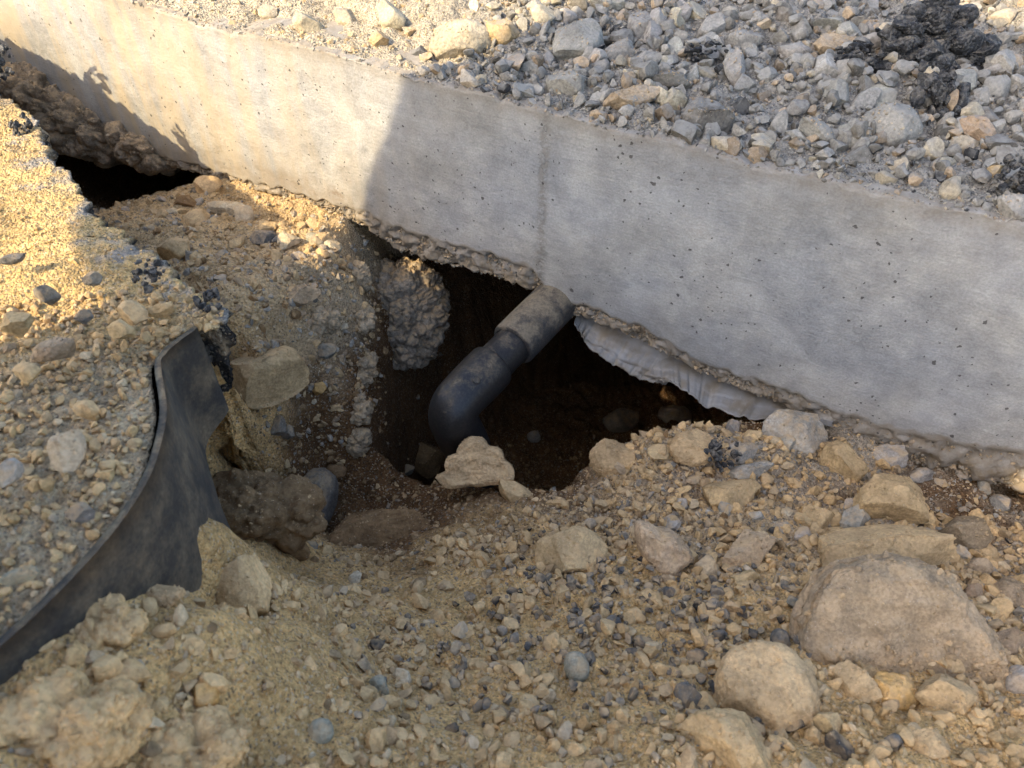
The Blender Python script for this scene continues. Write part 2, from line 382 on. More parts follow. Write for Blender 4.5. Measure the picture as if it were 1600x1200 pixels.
# the dug hole that runs under the footing: a mouth outline with a steep bank on its far-left side
HM = [W(583, 425, -.03)[:2], W(581, 560, -.10)[:2], W(580, 700, -.18)[:2], W(640, 735, -.2)[:2], W(695, 752, -.17)[:2], W(745, 745, -.14)[:2], W(800, 755, -.115)[:2], W(885, 765, -.105)[:2], W(925, 725, -.12)[:2],
      W(945, 690, -.11)[:2], W(1010, 668, -.07)[:2], W(1090, 650, -.05)[:2], ad(-.03, .1), ad(-.03, .75), ad(-.58, .75), ad(-.60, .12)]
HM = np.array(HM)
def hole_depth(X, Y):
    q = np.stack([X.ravel(), Y.ravel()], 1); A_ = HM; B_ = np.roll(HM, -1, 0); ins = np.zeros(len(q), bool); best = np.full(len(q), 9.0); bl = np.full(len(q), 9.0)
    for i_, (a_, b_) in enumerate(zip(A_, B_)):
        c1 = (a_[1] > q[:, 1]) != (b_[1] > q[:, 1]); xi = (b_[0] - a_[0]) * (q[:, 1] - a_[1]) / (b_[1] - a_[1] + 1e-12) + a_[0]; ins ^= c1 & (q[:, 0] < xi)
        e = b_ - a_; t_ = np.clip(((q - a_) @ e) / (e @ e), 0, 1); dd_ = np.linalg.norm(q - (a_ + t_[:, None] * e), axis=1)
        steep = i_ in (0, 1, 15)
        best = np.minimum(best, dd_ * (3.2 if steep else 1.0))
    return (best * ins).reshape(X.shape)
HD = hole_depth(GX, GY); wob_ = fbm(np.stack([GX.ravel() * 22, GY.ravel() * 22, np.zeros(GX.size)], 1), 3).reshape(GX.shape)
kf = smooth(HD + wob_ * .012 * (HD > 0), .0, .062); H0 = H0 * (1 - kf) + np.minimum(H0, -.62 + wob_ * .02) * kf
Q = np.stack([GX.ravel(), GY.ravel(), np.zeros(GX.size)], 1)
lump = fbm(Q * 14, 3) * 0.010 + fbm(Q * 45 + 9, 3) * 0.0055
wq = worley(Q + np.stack([fbm(Q * 30, 2) * .006, fbm(Q * 30 + 50, 2) * .006, Q[:, 2]], 1), 0.021, 5)
lump += np.sqrt(np.maximum(0, 0.42 - wq ** 2)) * 0.0075 * smooth(fbm(Q * 9 + 33, 2), -0.35, 0.35)
wq = worley(Q, 0.0085, 11); lump += np.sqrt(np.maximum(0, 0.42 - wq ** 2)) * 0.0034
GH = H0 + lump.reshape(GX.shape)
edge = np.minimum(np.minimum(GX + 1.7, 1.6 - GX), np.minimum(GY + 0.8, 2.3 - GY))
GH = np.where(edge < 0.25, GH * smooth(edge, 0, 0.25) + 0.19 * (1 - smooth(edge, 0, 0.25)), GH)

def bilerp(gxs, gys, G, x, y):
    ix = np.clip(np.searchsorted(gxs, x) - 1, 0, len(gxs) - 2); iy = np.clip(np.searchsorted(gys, y) - 1, 0, len(gys) - 2)
    fx = np.clip((x - gxs[ix]) / (gxs[ix + 1] - gxs[ix]), 0, 1); fy = np.clip((y - gys[iy]) / (gys[iy + 1] - gys[iy]), 0, 1)
    return (G[iy, ix] * (1 - fx) + G[iy, ix + 1] * fx) * (1 - fy) + (G[iy + 1, ix] * (1 - fx) + G[iy + 1, ix + 1] * fx) * fy
def low_h(x, y): return bilerp(gx, gy, GH, np.asarray(x), np.asarray(y))

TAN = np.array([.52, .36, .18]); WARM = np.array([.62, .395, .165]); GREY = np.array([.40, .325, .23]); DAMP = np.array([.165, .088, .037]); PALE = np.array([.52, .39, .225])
def soil_colour(X, Y, Z, n):
    """own colours of the spoil: dry tan in front, paler grey lime dust near the footing, damp brown where it was freshly dug"""
    a, d = to_ad(X, Y)
    col = np.tile(WARM, (len(X), 1))
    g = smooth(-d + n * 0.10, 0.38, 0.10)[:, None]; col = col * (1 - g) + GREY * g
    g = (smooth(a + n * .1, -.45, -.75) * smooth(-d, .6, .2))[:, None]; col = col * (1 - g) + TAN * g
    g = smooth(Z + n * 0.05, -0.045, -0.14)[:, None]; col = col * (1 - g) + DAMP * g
    return col
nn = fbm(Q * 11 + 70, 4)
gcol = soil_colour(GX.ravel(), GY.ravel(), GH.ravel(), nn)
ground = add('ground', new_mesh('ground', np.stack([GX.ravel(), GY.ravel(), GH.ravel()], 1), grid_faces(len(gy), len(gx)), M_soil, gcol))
tag(ground, 'dug tan and brown soil of the pit in front of the footing', kind='structure')

# wide ground around, out to the horizon
ring = []; rf = []
inner = [(-1.7, -.8), (1.6 - .0, -.8), (1.6, 2.3), (-1.7, 2.3)]; outer = [(-120, -120), (120, -120), (120, 120), (-120, 120)]
mid = [(-8, -8), (8, -8), (8, 8), (-8, 8)]
for loop in (inner, mid, outer): ring += [(x, y, .19) for x, y in loop]
for k in range(2):
    for j in range(4): rf.append((k * 4 + j, k * 4 + (j + 1) % 4, k * 4 + 4 + (j + 1) % 4, k * 4 + 4 + j)[::-1])
tag(add('surrounding_ground', new_mesh('surrounding_ground', ring, rf, M_soil, np.tile(TAN, (12, 1)))), 'dusty tan ground around the dig', kind='structure')

# ------------------------------------------------------------------ concrete footing
clean_px = [(-900,-60),(-300,95),(0,178),(150,222),(280,252),(420,290),(570,330),(640,362),(700,378),(770,395),(830,415),(850,447),(885,472),(930,482),(1000,508),(1080,556),(1150,585),(1240,608),(1300,640),(1400,668),(1500,690),(1600,706),(1900,800),(2400,900)]
low_px = [(-900,-40),(-300,110),(0,190),(150,232),(280,262),(420,300),(570,352),(620,392),(700,412),(770,430),(830,452),(850,470),(885,492),(930,502),(1000,528),(1080,574),(1150,604),(1240,640),(1300,682),(1400,718),(1500,742),(1600,770),(1900,880),(2400,1000)]
top_px = [(-900,-290),(0,-50),(200,2),(330,44),(480,76),(640,122),(750,147),(850,176),(960,206),(1080,228),(1180,262),(1300,285),(1400,310),(1480,328),(1600,352),(2400,545)]
ca = np.array([wall_px(*p) for p in clean_px]); la = np.array([wall_px(*p) for p in low_px]); ta = np.array([wall_px(*p) for p in top_px])
avs = axis(-2.6, -1.42, 0.32, 1.3, 0.0030, 0.04)
def cr(n_, s_, o_): return fbm(np.stack([avs * s_, np.full_like(avs, o_), np.zeros_like(avs)], 1), n_)
zc = np.interp(avs, ca[:, 0], ca[:, 1]) + cr(4, 45, 3.3) * 0.006
zl = np.interp(avs, la[:, 0], la[:, 1]) + cr(5, 40, 8.1) * 0.006
zt = np.interp(avs, ta[:, 0], ta[:, 1]) + cr(5, 60, 5.7) * 0.0016 - np.maximum(0, cr(3, 30, 15.7) - .35) * .012
zl = np.minimum(zl, zc - 0.004)
rows = []
N_face, N_low = 70, 16
BACK = 0.95
pts = []; stain = []; wcs = []
def row(z, d, st, wcz=None):
    pts.append(np.stack([avs, d, z], 1)); stain.append(st); wcs.append(np.stack([avs, z if wcz is None else wcz, d], 1))
one = np.ones_like(avs)
row(zl + 0.05, one * BACK, one)                                   # underside runs back
row(zl + 0.02, one * 0.30, one)
for k in range(6): 
    t = k / 5; dd = 0.16 * (1 - t) + 0.008
    row(zl + 0.012 * (1 - t) + fbm(np.stack([avs * 30, one * dd * 30, one], 1), 3) * 0.008 * (1 - t * .5), one * dd, one * .9)
for k in range(N_low + 1):
    t = k / N_low; z = zl + (zc - zl) * t
    P3 = np.stack([avs * 40, z * 40, one * 2], 1)
    d = (0.0045 + np.maximum(-.0045, fbm(P3 * 1.2, 5, 0.68) * 0.008)) * smooth(np.array(1 - t), 0, .3) + np.sqrt(np.maximum(0, .5 - worley(np.stack([avs, z, one * .3], 1), .011, 8) ** 2)) * -.004 * (1 - t)
    row(z, d, one * (1.15 - .45 * t))
for k in range(1, N_face + 1):
    t = k / N_face; z = zc + (zt - zc) * t
    P3 = np.stack([avs * 12, z * 12, one * 5], 1)
    d = fbm(P3, 4, .45) * 0.0018 + fbm(P3 * 6, 2) * 0.0004
    st = 0.55 * smooth(t * one + fbm(P3 * 2, 3) * .12, 0.22, 0.0) * (smooth(avs, -.45, -.75) * .9 + .25) + .16 * smooth(t * one + fbm(P3 * .8 + 4, 3) * .15, .55, 1.0) + .35 * smooth(t * one, .93, 1.0)
    row(z, d, st.clip(0, 1))
for k in range(1, 5):
    t = k / 4; row(zt + 0.0022 * math.sin(t * 1.57) + cr(3, 150, 20 + k) * 0.0012, one * (0.0035 * t) + cr(3, 120, 40 + k) * .0012, one * .75)
row(zt + 0.002, one * 0.06, one * .6); row(zt + .0, one * BACK, one)
pts = np.array(pts); nr, nc = pts.shape[:2]; fl = pts.reshape(-1, 3)
xy = WO[None] + WA[None] * fl[:, :1] - WN[None] * fl[:, 1:2]
ft = add('concrete_footing', new_mesh('concrete_footing', np.concatenate([xy, fl[:, 2:]], 1), grid_faces(nr, nc), M_conc, np.repeat(np.array(stain).reshape(-1, 1), 3, 1), np.array(wcs).reshape(-1, 3)))
tag(ft, 'pale grey concrete footing edge with a broken underside running across the picture', 'concrete footing')

# ------------------------------------------------------------------ upper ground behind / on the footing
ua = axis(-2.6, -1.45, 0.45, 1.6, 0.0036, 0.03)
ud = np.concatenate([[0.002, 0.004, 0.007], np.arange(0.010, 0.62, 0.0036), np.arange(0.65, 2.0, 0.05)])
UA, UD = np.meshgrid(ua, ud)
ztop = np.interp(UA, ta[:, 0], ta[:, 1])
QU = np.stack([UA.ravel(), UD.ravel(), np.full(UA.size, 3.0)], 1)
bump = fbm(QU * 7, 3) * 0.012 + fbm(QU * 30, 3) * 0.006
wq = worley(QU + np.stack([fbm(QU * 25, 2) * .006, fbm(QU * 25 + 50, 2) * .006, QU[:, 2] * 0], 1), 0.030, 2); bump += np.sqrt(np.maximum(0, .45 - wq ** 2)) * 0.009
wq = worley(QU, 0.011, 9); bump += np.sqrt(np.maximum(0, .42 - wq ** 2)) * 0.0045
rise = 0.030 * smooth(UD, 0.0, 0.30) + 0.05 * smooth(UD, .3, 1.6)
UH = ztop + 0.001 + rise + bump.reshape(UA.shape) * smooth(UD, -0.01, 0.06) - 0.006 * smooth(UD, .016, .002)
UH = UH * smooth(UD, 2.0, 1.2) + .19 * (1 - smooth(UD, 2.0, 1.2))
xy = WO[None] + WA[None] * QU[:, :1] - WN[None] * QU[:, 1:2]
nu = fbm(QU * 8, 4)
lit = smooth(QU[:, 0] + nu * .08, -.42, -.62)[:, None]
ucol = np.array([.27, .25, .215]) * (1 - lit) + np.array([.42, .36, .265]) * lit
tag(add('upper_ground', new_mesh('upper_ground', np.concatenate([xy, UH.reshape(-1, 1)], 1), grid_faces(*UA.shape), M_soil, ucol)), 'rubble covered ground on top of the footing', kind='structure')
def up_h(a, d): return bilerp(ua, ud, UH, np.asarray(a), np.asarray(d))

# ------------------------------------------------------------------ broken pavement crust and heap on the left
crust_px = [(-420,-60,.212),(-180,-20,.212),(-110,5,.212),(-70,35,.212),(-45,90,.212),(0,158,.212),(38,168,.212),(58,188,.212),(66,235,.212),(100,262,.212),(128,305,.212),(150,338,.212),(200,372,.212),(242,398,.212),(262,425,.212),(300,455,.212),(342,470,.212),(356,492,.212),(338,512,.212),(312,506,.212),
            (272,538,.212),(236,566,.212),(238,600,.226),(246,650,.232),(240,690,.236),(222,755,.24),(175,825,.243),(122,884,.246),(60,944,.248),(0,1000,.25),(-90,1075,.25),(-260,1180,.24)]
E = np.array([W(*p) for p in crust_px])
seg = np.concatenate([[0], np.cumsum(np.linalg.norm(np.diff(E[:, :2], axis=0), axis=1))]); L = seg[-1]
sv = np.arange(0, L, 0.0030)
ex = np.interp(sv, seg, E[:, 0]); ey = np.interp(sv, seg, E[:, 1]); ez = np.interp(sv, seg, E[:, 2])
s_lin = np.interp(np.arange(len(crust_px)), np.arange(len(crust_px)), seg)
s_liner0, s_liner1 = seg[19], seg[-2]
onl = smooth(sv, s_liner0 - .01, s_liner0 + .01)                  # 1 along the liner
k = np.ones(7) / 7
def sm(v, n=3):
    for _ in range(n): v = np.convolve(np.pad(v, 3, mode='edge'), k, 'valid')
    return v
ex, ey = sm(ex), sm(ey)
nj = np.stack([sv * 38, sv * 0 + 2, sv * 0], 1); jit = (fbm(nj, 4, .6) * 0.011) * (1 - onl)
tx, ty = np.gradient(ex), np.gradient(ey); tl = np.hypot(tx, ty); ox, oy = -ty / tl, tx / tl      # outward (towards the pit)
if (ox[len(ox) // 2] * 1 + oy[len(oy) // 2] * 0) < 0: ox, oy = -ox, -oy
ex, ey = ex + ox * jit, ey + oy * jit
# far end of each row, out to the left
ix = np.interp(sv, [0, L * .35, L * .7, L], [-1.6, -1.55, -1.25, -0.75]); iy = np.interp(sv, [0, L * .35, L * .7, L], [1.5, .95, .35, -.25])
tt = np.concatenate([np.linspace(0, .36, 105) , np.linspace(.38, 1, 26)])
def crust_z(x, y, s, t, e):
    Qc = np.stack([x, y, np.full_like(x, 7.0)], 1)
    heap = smooth(s, s_liner0 - .12, s_liner0 + .06)
    w1 = worley(Qc, .013, 4); w2 = worley(Qc, .0062, 6)
    b = fbm(Qc * 9, 3) * .006 + fbm(Qc * 60, 3) * .0022 + np.sqrt(np.maximum(0, .42 - w1 ** 2)) * (.0022 + .0042 * heap) + np.sqrt(np.maximum(0, .42 - w2 ** 2)) * .0022
    return e + b * smooth(t, -.004, .03) + heap * 0.035 * smooth(t, 0, .35)
Pc = []; Cc = []
NS = 16
for k_ in range(NS):                                              # broken side, bottom to top
    t = k_ / NS; dz = -0.085 * (1 - t)
    Qs = np.stack([ex * 55, ey * 55, np.full_like(ex, dz * 55)], 1)
    und = (-0.030 * (1 - t) ** 1.5 + fbm(Qs, 4, .6) * 0.009 + np.abs(fbm(Qs * .6 + 5, 2)) * .008 * (1 - t)) * (1 - onl) - 0.012 * onl
    Pc.append(np.stack([ex + ox * und, ey + oy * und, ez + dz], 1))
    bl = smooth(fbm(Qs * .5 + 20, 3) + t * .5, .5, .75)[:, None]
    Cc.append(np.array([.045, .044, .043]) * (1 - bl) + np.array([.33, .26, .17]) * bl)
for t in tt:
    x = ex + (ix - ex) * t; y = ey + (iy - ey) * t
    z = crust_z(x, y, sv, np.full_like(x, t), ez)
    Pc.append(np.stack([x, y, z], 1))
    Qs = np.stack([x, y, x * 0], 1)
    grey_edge = (smooth(t + fbm(Qs * 40, 3) * .05, .05, .0) * (1 - onl) * smooth(fbm(Qs * 26 + 4, 3), -.2, .3))[:, None]
    heap = smooth(sv, s_liner0 - .10, s_liner0 + .1)[:, None]
    base = np.array([.53, .365, .16]) * (1 - heap) + np.array([.46, .345, .205]) * heap
    Cc.append(base * (1 - grey_edge * .85) + np.array([.25, .245, .235]) * grey_edge * .85)
Pc = np.array(Pc); nrc, ncc = Pc.shape[:2]
cr_o = add('pavement_crust', new_mesh('pavement_crust', Pc.reshape(-1, 3), grid_faces(nrc, ncc), M_soil, np.array(Cc).reshape(-1, 3)))
tag(cr_o, 'broken edge of sand covered asphalt pavement with a gravel heap towards the black liner', 'pavement')
TOPC = Pc[NS:]                                                    # top surface rows
def crust_point(si, ti):
    fs = np.clip(si / 0.0030, 0, ncc - 1.001); ft_ = np.interp(ti, tt, np.arange(len(tt)))
    i0 = fs.astype(int); j0 = np.clip(ft_.astype(int), 0, len(tt) - 2); a = (fs - i0)[:, None]; b = (ft_ - j0)[:, None]
    return (TOPC[j0, i0] * (1 - a) + TOPC[j0, i0 + 1] * a) * (1 - b) + (TOPC[j0 + 1, i0] * (1 - a) + TOPC[j0 + 1, i0 + 1] * a) * b

# bank of soil under the crust so that it does not float
bk = []
for z, o_ in ((.16, -.02), (.05, .0), (-.15, .03)):
    bk.append(np.stack([ex + ox * (o_ - .02) + 0 * z, ey + oy * (o_ - .02), np.full_like(ex, z)], 1))
nb = 24; bk2 = []
for k_ in range(nb):
    t = k_ / (nb - 1); z = .17 - .36 * t
    Qs = np.stack([ex * 30, ey * 30, np.full_like(ex, z * 30)], 1)
    off = -.030 + .045 * t ** 2 * (1 - onl) + fbm(Qs, 5, .6) * .012 - .01 * onl
    bk2.append(np.stack([ex + ox * off, ey + oy * off, np.full_like(ex, z)], 1))
bk2 = np.array(bk2)
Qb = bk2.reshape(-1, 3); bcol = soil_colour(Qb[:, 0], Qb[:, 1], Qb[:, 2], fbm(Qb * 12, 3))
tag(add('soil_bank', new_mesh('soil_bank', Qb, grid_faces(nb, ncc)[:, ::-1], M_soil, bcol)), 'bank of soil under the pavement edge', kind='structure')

# ------------------------------------------------------------------ black liner
nl0 = int(s_liner0 / .003) + 2; nl1 = int(seg[-1] / .003) - 4
lx, ly, lz = ex[nl0:nl1:3], ey[nl0:nl1:3], ez[nl0:nl1:3]; lox, loy = ox[nl0:nl1:3], oy[nl0:nl1:3]
nL = len(lx); lv = []
zs = np.linspace(0.006, -0.235, 14); Ld = np.interp(np.arange(nL) * .009, [0, .055, .085, .120, .135, 9], [.36, .42, .42, .46, .86, .86])
for side in (0, 1):
    for dz in zs:
        dz = np.where(dz < 0, dz * Ld, dz); wv_ = 0.0045 * np.sin(np.arange(nL) * .11 + dz * 10)
        o_ = 0.004 + side * 0.0045 + (-dz) * .03 + wv_ * (-dz) * 3
        top_w = np.sin(np.arange(nL) * .35) * .0008
        lv.append(np.stack([lx + lox * o_, ly + loy * o_, lz + dz + top_w], 1))
lv = np.array(lv); nz_ = len(zs); lvf = lv.reshape(-1, 3)
g0 = grid_faces(nz_, nL); g1 = g0 + nz_ * nL
cap = [[j, j + 1, nz_ * nL + j + 1, nz_ * nL + j] for j in range(nL - 1)]
endc = [[r_ * nL, (r_ + 1) * nL, nz_ * nL + (r_ + 1) * nL, nz_ * nL + r_ * nL] for r_ in range(nz_ - 1)]
endd = [[r_ * nL + nL - 1, (r_ + 1) * nL + nL - 1, nz_ * nL + (r_ + 1) * nL + nL - 1, nz_ * nL + r_ * nL + nL - 1] for r_ in range(nz_ - 1)]
lin = add('plastic_liner', new_mesh('plastic_liner', lvf, np.concatenate([g0, g1[:, ::-1], cap, endc, endd]), M_liner))
tag(lin, 'bent black plastic liner holding back the gravel heap', 'liner')
# ------------------------------------------------------------------ drain pipe
def frame_of(t):
    t = t / np.linalg.norm(t); u = np.cross(t, [0, 0, 1.0])
    if np.linalg.norm(u) < 1e-3: u = np.array([1.0, 0, 0])
    u /= np.linalg.norm(u); return u, np.cross(u, t)
def tube(name, path, rad, mat, parent, seg_=40, caps=True):
    path = np.array(path); n = len(path); T = np.gradient(path, axis=0)
    u = None; vs = []
    for i in range(n):
        t = T[i] / np.linalg.norm(T[i])
        if u is None: u, w = frame_of(t)
        else:
            u = u - t * (u @ t); u /= np.linalg.norm(u); w = np.cross(u, t)
        th = np.linspace(0, 2 * np.pi, seg_, endpoint=False)
        vs.append(path[i] + rad[i] * (np.outer(np.cos(th), u) + np.outer(np.sin(th), w)))
    vs = np.concatenate(vs); fs = []
    for i in range(n - 1):
        for j in range(seg_): fs.append((i * seg_ + j, i * seg_ + (j + 1) % seg_, (i + 1) * seg_ + (j + 1) % seg_, (i + 1) * seg_ + j))
    return add(name, new_mesh(name, vs, fs, mat), parent)
Ep = np.array([-.076, .622, -.062]); Sp = np.array([.052, .795, -.043]); ax = (Sp - Ep); Lp = np.linalg.norm(ax); ax /= Lp
Dn = np.array([.030, .02, -.13]); Dn /= np.linalg.norm(Dn)
pipe = empty('drain_pipe', tuple(Ep)); tag(pipe, 'black plastic drain pipe with elbow coming out from under the concrete', 'pipe')
loc = lambda p: np.array(p) - Ep
rb = .0248
tube('pipe', [loc(Ep + ax * t) for t in np.linspace(.05, .50, 24)], [rb] * 24, M_pipe, pipe)
ct = np.concatenate([[.128, .129, .130, .132], np.linspace(.135, .31, 16), [.313, .314, .315]])
tube('coupling', [loc(Ep + ax * t) for t in ct], [rb + .0005, rb + .0035, rb + .0052, rb + .0060] + [rb + .0062] * 16 + [rb + .006, rb + .003, rb], M_coup, pipe)
bend = []; r0 = .030                                             # tight moulded elbow
p0 = Ep + ax * r0; p1 = Ep + Dn * r0
for t in np.linspace(0, 1, 20): bend.append((1 - t) ** 2 * p0 + 2 * t * (1 - t) * Ep + t * t * p1)
hub = [Ep + ax * t for t in (.088, .0875, .0865, .084, .075, .06, .045)]
low = [Ep + Dn * t for t in (.04, .055, .07, .085, .088)]
pth = hub + bend + low
rad = [rb + .0005, rb + .0032, rb + .005, rb + .0058, rb + .006, rb + .006, rb + .0056] + [rb + .0050] * 20 + [rb + .0055, rb + .0058, rb + .006, rb + .0056, rb + .002]
el = tube('elbow', [loc(p) for p in pth], rad, M_pipe, pipe)
tube('standpipe', [loc(Ep + Dn * t) for t in np.linspace(.06, .24, 8)], [rb] * 8, M_pipe, pipe)
# moulded round mark on the elbow
uu, ww = frame_of(ax); nm = -ww if (-ww) @ CB > 0 else ww
vdir = CB - ax * (CB @ ax); vdir /= np.linalg.norm(vdir)
mk = Ep + ax * .040 + vdir * (rb + .0052)
tube('moulding_mark', [loc(mk), loc(mk + vdir * .0012), loc(mk + vdir * .0016), loc(mk + vdir * .0017)], [.0052, .005, .004, .0005], M_pipe, el, 18)

# ------------------------------------------------------------------ plastic film under the footing
def film(name, top_pts, bot_pts, label, seed, fold=0.004):
    T = np.array(top_pts, float); B = np.array(bot_pts, float); n, m = 110, 26
    ti = np.linspace(0, 1, len(T)); tb = np.linspace(0, 1, len(B)); s = np.linspace(0, 1, n)
    Tp = np.stack([np.interp(s, ti, T[:, i]) for i in range(3)], 1); Bp = np.stack([np.interp(s, tb, B[:, i]) for i in range(3)], 1)
    nz2 = fbm(np.stack([s * 14, s * 0 + seed, s * 0], 1), 5, .6); Bp[:, 2] += nz2 * .005
    vs = []
    for r_ in np.linspace(0, 1, m):
        p = Tp * (1 - r_) + Bp * r_
        q = np.stack([s * 3 + r_ * 2.0, np.full(n, r_ * 3.0), np.full(n, seed)], 1)
        dn = fbm(q, 3) * fold * (0.4 + 1.2 * r_) + np.abs(perlin(q * 1.7 + 3)) * fold * r_
        p[:, 0] += WN[0] * dn; p[:, 1] += WN[1] * dn; vs.append(p)
    o = add(name, new_mesh(name, np.concatenate(vs), grid_faces(m, n), M_film))
    md = o.modifiers.new('thickness', 'SOLIDIFY'); md.thickness = 0.0012
    return tag(o, label, 'plastic sheet', 'plastic film under the footing')
def wp(px, py, off):                                              # point on / in front of the footing plane
    a, z = wall_px(px, py); xy_ = ad(a, -off); s = np.array([xy_[0], xy_[1], z]); return s
def at_off(px, py, off):
    """pixel to a point lying off metres in front of the footing face"""
    d = ray(px, py); t = (-0.7266 + off) / (d[0] * WN[0] + d[1] * WN[1]); p = d * t; return np.array([p[0], p[1], CAM_Z + p[2]])
film('plastic_sheet', [at_off(905,478,-.035), at_off(960,500,-.03), at_off(1030,535,-.03), at_off(1070,560,-.03)],
     [at_off(897,508,.005), at_off(915,540,.012), at_off(965,572,.016), at_off(1000,592,.012), at_off(1040,600,.0)], 'torn grey plastic film flap hanging right beside the black pipe', 1.5)
film('plastic_sheet', [at_off(1000,540,-.03), at_off(1080,560,-.03), at_off(1180,600,-.03), at_off(1300,645,-.03)],
     [at_off(1010,590,.008), at_off(1060,606,.022), at_off(1110,640,.024), at_off(1180,652,.022), at_off(1300,668,.012)], 'creased dusty plastic film strip under the middle of the footing', 7.5, .0035)
# ------------------------------------------------------------------ rocks
def hit(px, py):
    """first surface under a pixel ray: returns point"""
    d = ray(px, py); t = np.linspace(.25, 1.9, 1400); p = np.array([0, 0, CAM_Z]) + d[None] * t[:, None]
    a, dd = to_ad(p[:, 0], p[:, 1])
    z = low_h(p[:, 0], p[:, 1])
    up = (dd > 0.002) & (dd < 1.9); z = np.where(up, np.maximum(z, np.where(p[:, 2] > .12, up_h(a, dd), -9)), z)
    k_ = np.argmax(p[:, 2] < z)
    return p[k_]
def crust_hit(px, py, z=.226):
    p = W(px, py, z); return p
TONE = {'tan': (.47, .33, .17), 'warm': (.54, .365, .18), 'grey': (.31, .285, .24), 'dgrey': (.19, .17, .138), 'blue': (.118, .114, .106), 'dark': (.045, .044, .044),
        'pale': (.48, .40, .275), 'brown': (.20, .12, .055), 'green': (.30, .285, .215), 'pink': (.44, .325, .205), 'orange': (.52, .315, .11), 'mauve': (.30, .222, .142)}
def jitter(c, r, amt=.12):
    k_ = 1 + r.uniform(-amt, amt); return tuple(max(.01, x * k_ * (1 + r.uniform(-.02, .02))) for x in c)
seedc = [100]
def px_rock(name, px, py, w, h, tone, label, cat='rock', roll=0, deep=.8, sink=-.5, surf='g', level=None, planes=12, rough=1.0, cut=(.5, .9), outline=None, mat=None, group=None, p=None, flat=False):
    seedc[0] += 1; r = np.random.default_rng(seedc[0])
    if level is None: level = 5 if max(w, h) > 70 else 4
    if p is None:
        if surf == 'g': p = hit(px, py)
        else: p = crust_hit(px, py, surf)
    dep = depth_of(p); sx = w * dep / F / 2; sy = h * dep / F / 2; sz = deep * math.sqrt(sx * sy)
    v, f = (outline_verts(level, seedc[0], outline, rough, flat) if outline else rock_verts(level, seedc[0], planes, cut, rough))
    c, s = math.cos(R(roll)), math.sin(R(roll)); Xa = CR * c + CU * s; Ya = -CR * s + CU * c
    v = np.outer(v[:, 0] * sx, Xa) + np.outer(v[:, 1] * sy, Ya) + np.outer(v[:, 2] * sz, CB)
    rd = ray(px, py); rd = rd / np.linalg.norm(rd); ctr = p + rd * sz * sink
    base = np.array([ctr[0], ctr[1], ctr[2]])
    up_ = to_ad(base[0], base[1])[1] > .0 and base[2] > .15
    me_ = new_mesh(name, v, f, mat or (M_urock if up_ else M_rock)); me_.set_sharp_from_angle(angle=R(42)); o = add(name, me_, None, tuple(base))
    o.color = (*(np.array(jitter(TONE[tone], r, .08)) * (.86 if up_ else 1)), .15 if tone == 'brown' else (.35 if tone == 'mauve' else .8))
    return tag(o, label, cat, group)

